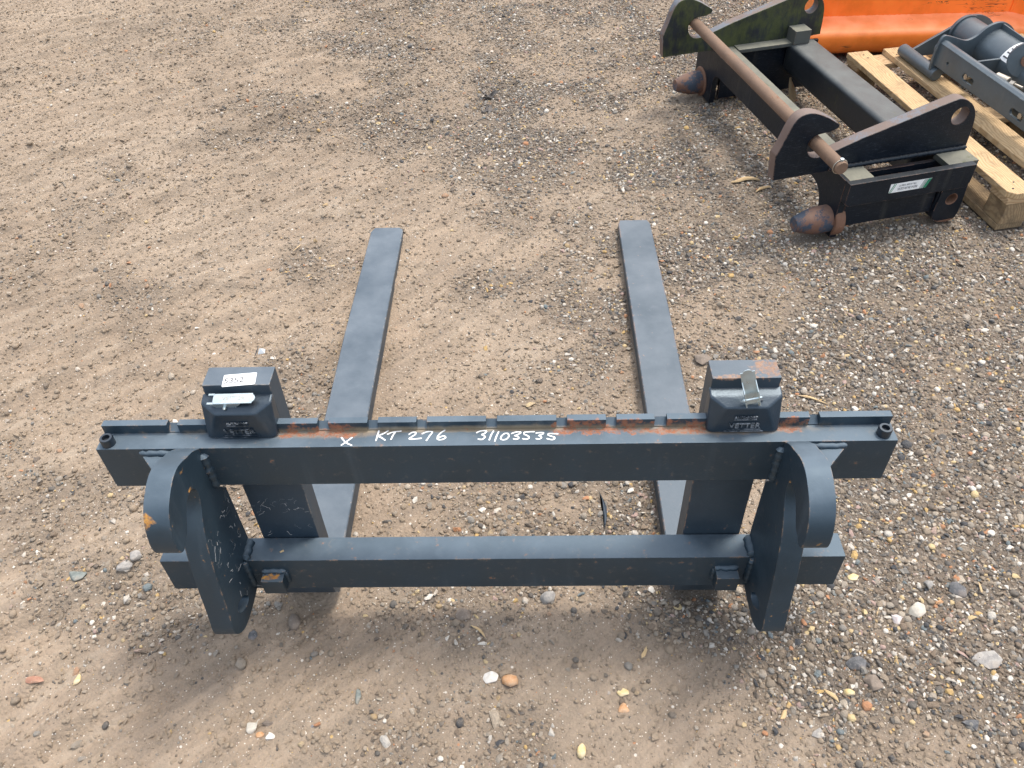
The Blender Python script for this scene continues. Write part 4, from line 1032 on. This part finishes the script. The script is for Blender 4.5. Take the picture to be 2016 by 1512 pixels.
bm = bmesh.new(); add_lathe(bm, [(0, .020), (.022, .020)], (2.264, 1.583, .309), (-.5, -.86, .15), 20); obj('disc_boss', bm, M_rusty, disc, 40)
# data label wrapped on the tube
bm = bmesh.new(); rad = .0838
def lab(bm, a0, a1, w0, w1, r, n=10):
    rows = [[bm.verts.new((2.330 + r * math.cos(a), w, .236 + r * math.sin(a))) for w in (w0, w1)] for a in np.linspace(a0, a1, n)]
    for p, q_ in zip(rows, rows[1:]): bm.faces.new((p[0], q_[0], q_[1], p[1]))
lab(bm, R(158), R(66), 1.652, 1.700, rad)
obj('data_label', bm, M_white, GR)
bm = bmesh.new()
for k, a in enumerate((150, 138, 126, 115, 103, 92)): lab(bm, R(a), R(a - 3.4), 1.668 + .006 * (k % 2), 1.692, rad + .0005, 3)
obj('label_print', bm, M_ink, GR)

# ------------------------------------------------------------------ orange loader bucket at the back
OB = thing('orange_bucket', 'scratched orange loader bucket standing at the back', 'bucket', (0, 0, 0), (0, 0, 0))
bm = bmesh.new()
prof = [(2.800, .030), (2.778, .034), (2.764, .050), (2.757, .075), (2.757, .098), (2.762, .113), (2.775, .122), (2.800, .125), (2.893, .133)]
th = .010
X0, X1 = 1.335, 3.10
rows = [[bm.verts.new((x, y, z)) for x in (X0, X1)] for y, z in prof]
for p, q_ in zip(rows, rows[1:]): bm.faces.new((p[0], p[1], q_[1], q_[0]))
bmesh.ops.recalc_face_normals(bm, faces=list(bm.faces))
bmesh.ops.solidify(bm, geom=list(bm.faces), thickness=th)
obj('folded_lip', bm, M_orange, OB, 40)
bm = bmesh.new(); add_box(bm, X0, 2.262, 2.896, 2.908, .05, .72, .001); obj('back_wall', bm, M_orange, OB, 40)
bm = bmesh.new(); add_hull(bm, [(2.262, 2.896, .128), (2.262, 2.908, .128), (2.262, 2.896, .72), (2.262, 2.908, .72), (2.66, 2.60, .128), (2.66, 2.612, .128), (2.66, 2.60, .72), (2.66, 2.612, .72)], .001)
obj('angled_wall', bm, M_orange, OB, 40)
welds(OB, M_orange, ((X0, 2.892, .138), (2.262, 2.892, .138), .006, .002), ((2.262, 2.893, .14), (2.262, 2.893, .7), .005, .001))
bm = bmesh.new(); add_hull(bm, [(X0 - .012, 2.765, .03), (X0, 2.765, .03), (X0 - .012, 2.9, .03), (X0, 2.9, .03), (X0 - .012, 2.765, .13), (X0, 2.765, .13), (X0 - .012, 2.86, .6), (X0, 2.86, .6), (X0 - .012, 3.3, .6), (X0, 3.3, .6), (X0 - .012, 3.3, .03), (X0, 3.3, .03)], .001)
obj('side_wall', bm, M_orange, OB, 40)
bm = bmesh.new(); add_box(bm, X0, X1, 2.81, 3.3, .02, .03); obj('floor_plate', bm, M_orange, OB)

# ------------------------------------------------------------------ odds and ends on the ground
def gz(x, y): return float(ground_h(np.array([x]), np.array([y]))[0])
def litter(name, bm, mt, label, cat, loc, rot=(0, 0, 0), group=None):
    o = obj(name, bm, mt, None, 40); o.location = loc; o.rotation_euler = rot; tag(o, label, cat, group); return o
# crumpled black scraps
for k, (x, y, s_, lab_) in enumerate(((-.100, 2.475, .030, 'upright crumpled black scrap behind the forks on open ground'), (-.104, 2.375, .026, 'flat black scrap just nearer than the upright crumpled one'))):
    bm = bmesh.new(); rr = random.Random(k + 2)
    bmesh.ops.create_grid(bm, x_segments=6, y_segments=5, size=s_)
    for v in bm.verts:
        v.co.y *= .6; v.co.z = (abs(v.co.x) * .8 if k == 0 else 0) * (1 if k == 0 else .3) + rr.uniform(0, .010) + .003
        v.co.x += rr.uniform(-.005, .005); v.co.y += rr.uniform(-.005, .005)
    bmesh.ops.solidify(bm, geom=list(bm.faces), thickness=.002)
    litter('rubber_scrap', bm, M_scrap, lab_, 'scrap', (x, y, gz(x, y)), (0, 0, .4 + k), 'black scraps on open ground')
# curled dry leaf leaning under the adapter
bm = bmesh.new(); n_ = 9; rows = []
for i in range(n_):
    tt = i / (n_ - 1); w_ = .017 * math.sin(math.pi * min(1, tt * .92 + .06)) + .001
    rows.append([bm.verts.new((-w_ + .006 * math.sin(tt * 4), .010 * tt, .125 * tt + .002)), bm.verts.new((.004 * math.sin(tt * 4), .010 * tt - .006, .125 * tt + .002)), bm.verts.new((w_ + .006 * math.sin(tt * 4), .010 * tt, .125 * tt + .002))])
for p, q_ in zip(rows, rows[1:]):
    for j in (0, 1): bm.faces.new((p[j], p[j + 1], q_[j + 1], q_[j]))
bmesh.ops.solidify(bm, geom=list(bm.faces), thickness=.0008)
litter('dry_leaf', bm, M_leaf, 'long curled dry leaf standing up between the adapter beams', 'leaf', (1.175, 2.315, gz(1.175, 2.315)), (R(-35), R(12), .3))
# splintered wood pieces, straws
def splinter(L, w, seed, n=5):
    rr = random.Random(seed); bm = bmesh.new()
    pts = []
    for i in range(n):
        t_ = i / (n - 1); ww = w * (1 - abs(2 * t_ - 1) ** 3) + w * .15
        for sx, sz_ in ((-1, 0), (1, 0), (.6, 1), (-.6, 1)): pts.append((L * (t_ - .5), sx * ww * rr.uniform(.7, 1.1), sz_ * w * .6 * rr.uniform(.7, 1)))
    add_hull(bm, pts, .0002, 1)
    for v in bm.verts: v.co.z += .08 * L * math.sin((v.co.x / L + .5) * 3.14); v.co.y += .05 * L * math.sin((v.co.x / L) * 5 + seed)
    return bm
for k, (x, y, L, w_, a, lab_, cat) in enumerate((
        (.870, 1.750, .115, .010, .15, 'broken piece of light wood left of the adapter beam', 'wood piece'),
        (.930, 1.700, .085, .007, .55, 'thin wood sliver beside the broken piece of light wood', 'wood piece'),
        (.836, .628, .085, .0030, -.30, 'long dry straw right of the right fork shank', 'straw'),
        (-.742, .822, .060, .0016, 1.35, 'thin dark twig standing behind the left latch housing', 'twig'),
        (.241, .270, .120, .0017, 1.62, 'thin dark twig on the ground between the two bars', 'twig'),
        (.565, -.232, .026, .0045, .75, 'short wood chip in the gravel below the right hook plate', 'wood chip'),
        (.668, -.195, .036, .0045, -.9, 'pale wood chip left of the smooth grey brown cobble', 'wood chip'),
        (-.052, -.050, .045, .0030, -.7, 'thin brown splinter below the middle of the lower bar', 'splinter'),
        (1.250, 2.205, .055, .010, -.2, 'light wood flake on the ground between the adapter beams', 'wood piece'),
        (.302, -.098, .030, .0045, 1.2, 'upright tan wood chip below the right half of the lower bar', 'wood chip'))):
    bm = splinter(L, w_, k + 70); mt = M_straw if 'dark' not in lab_ else M_bolt
    litter(cat.replace(' ', '_'), bm, mt, lab_, cat, (x, y, gz(x, y) + .002), (R(-20) if 'standing' in lab_ else 0, R(-28) if 'standing' in lab_ else R(2), a))
bm = bmesh.new(); add_hull(bm, [(0, 0, 0), (.022, .003, .001), (.020, .020, .004), (.003, .018, .009), (.012, .010, .016)], .001)
litter('plastic_scrap', bm, M_plastic, 'small clear plastic scrap behind the left latch housing', 'scrap', (-.742, .832, gz(-.742, .832)))
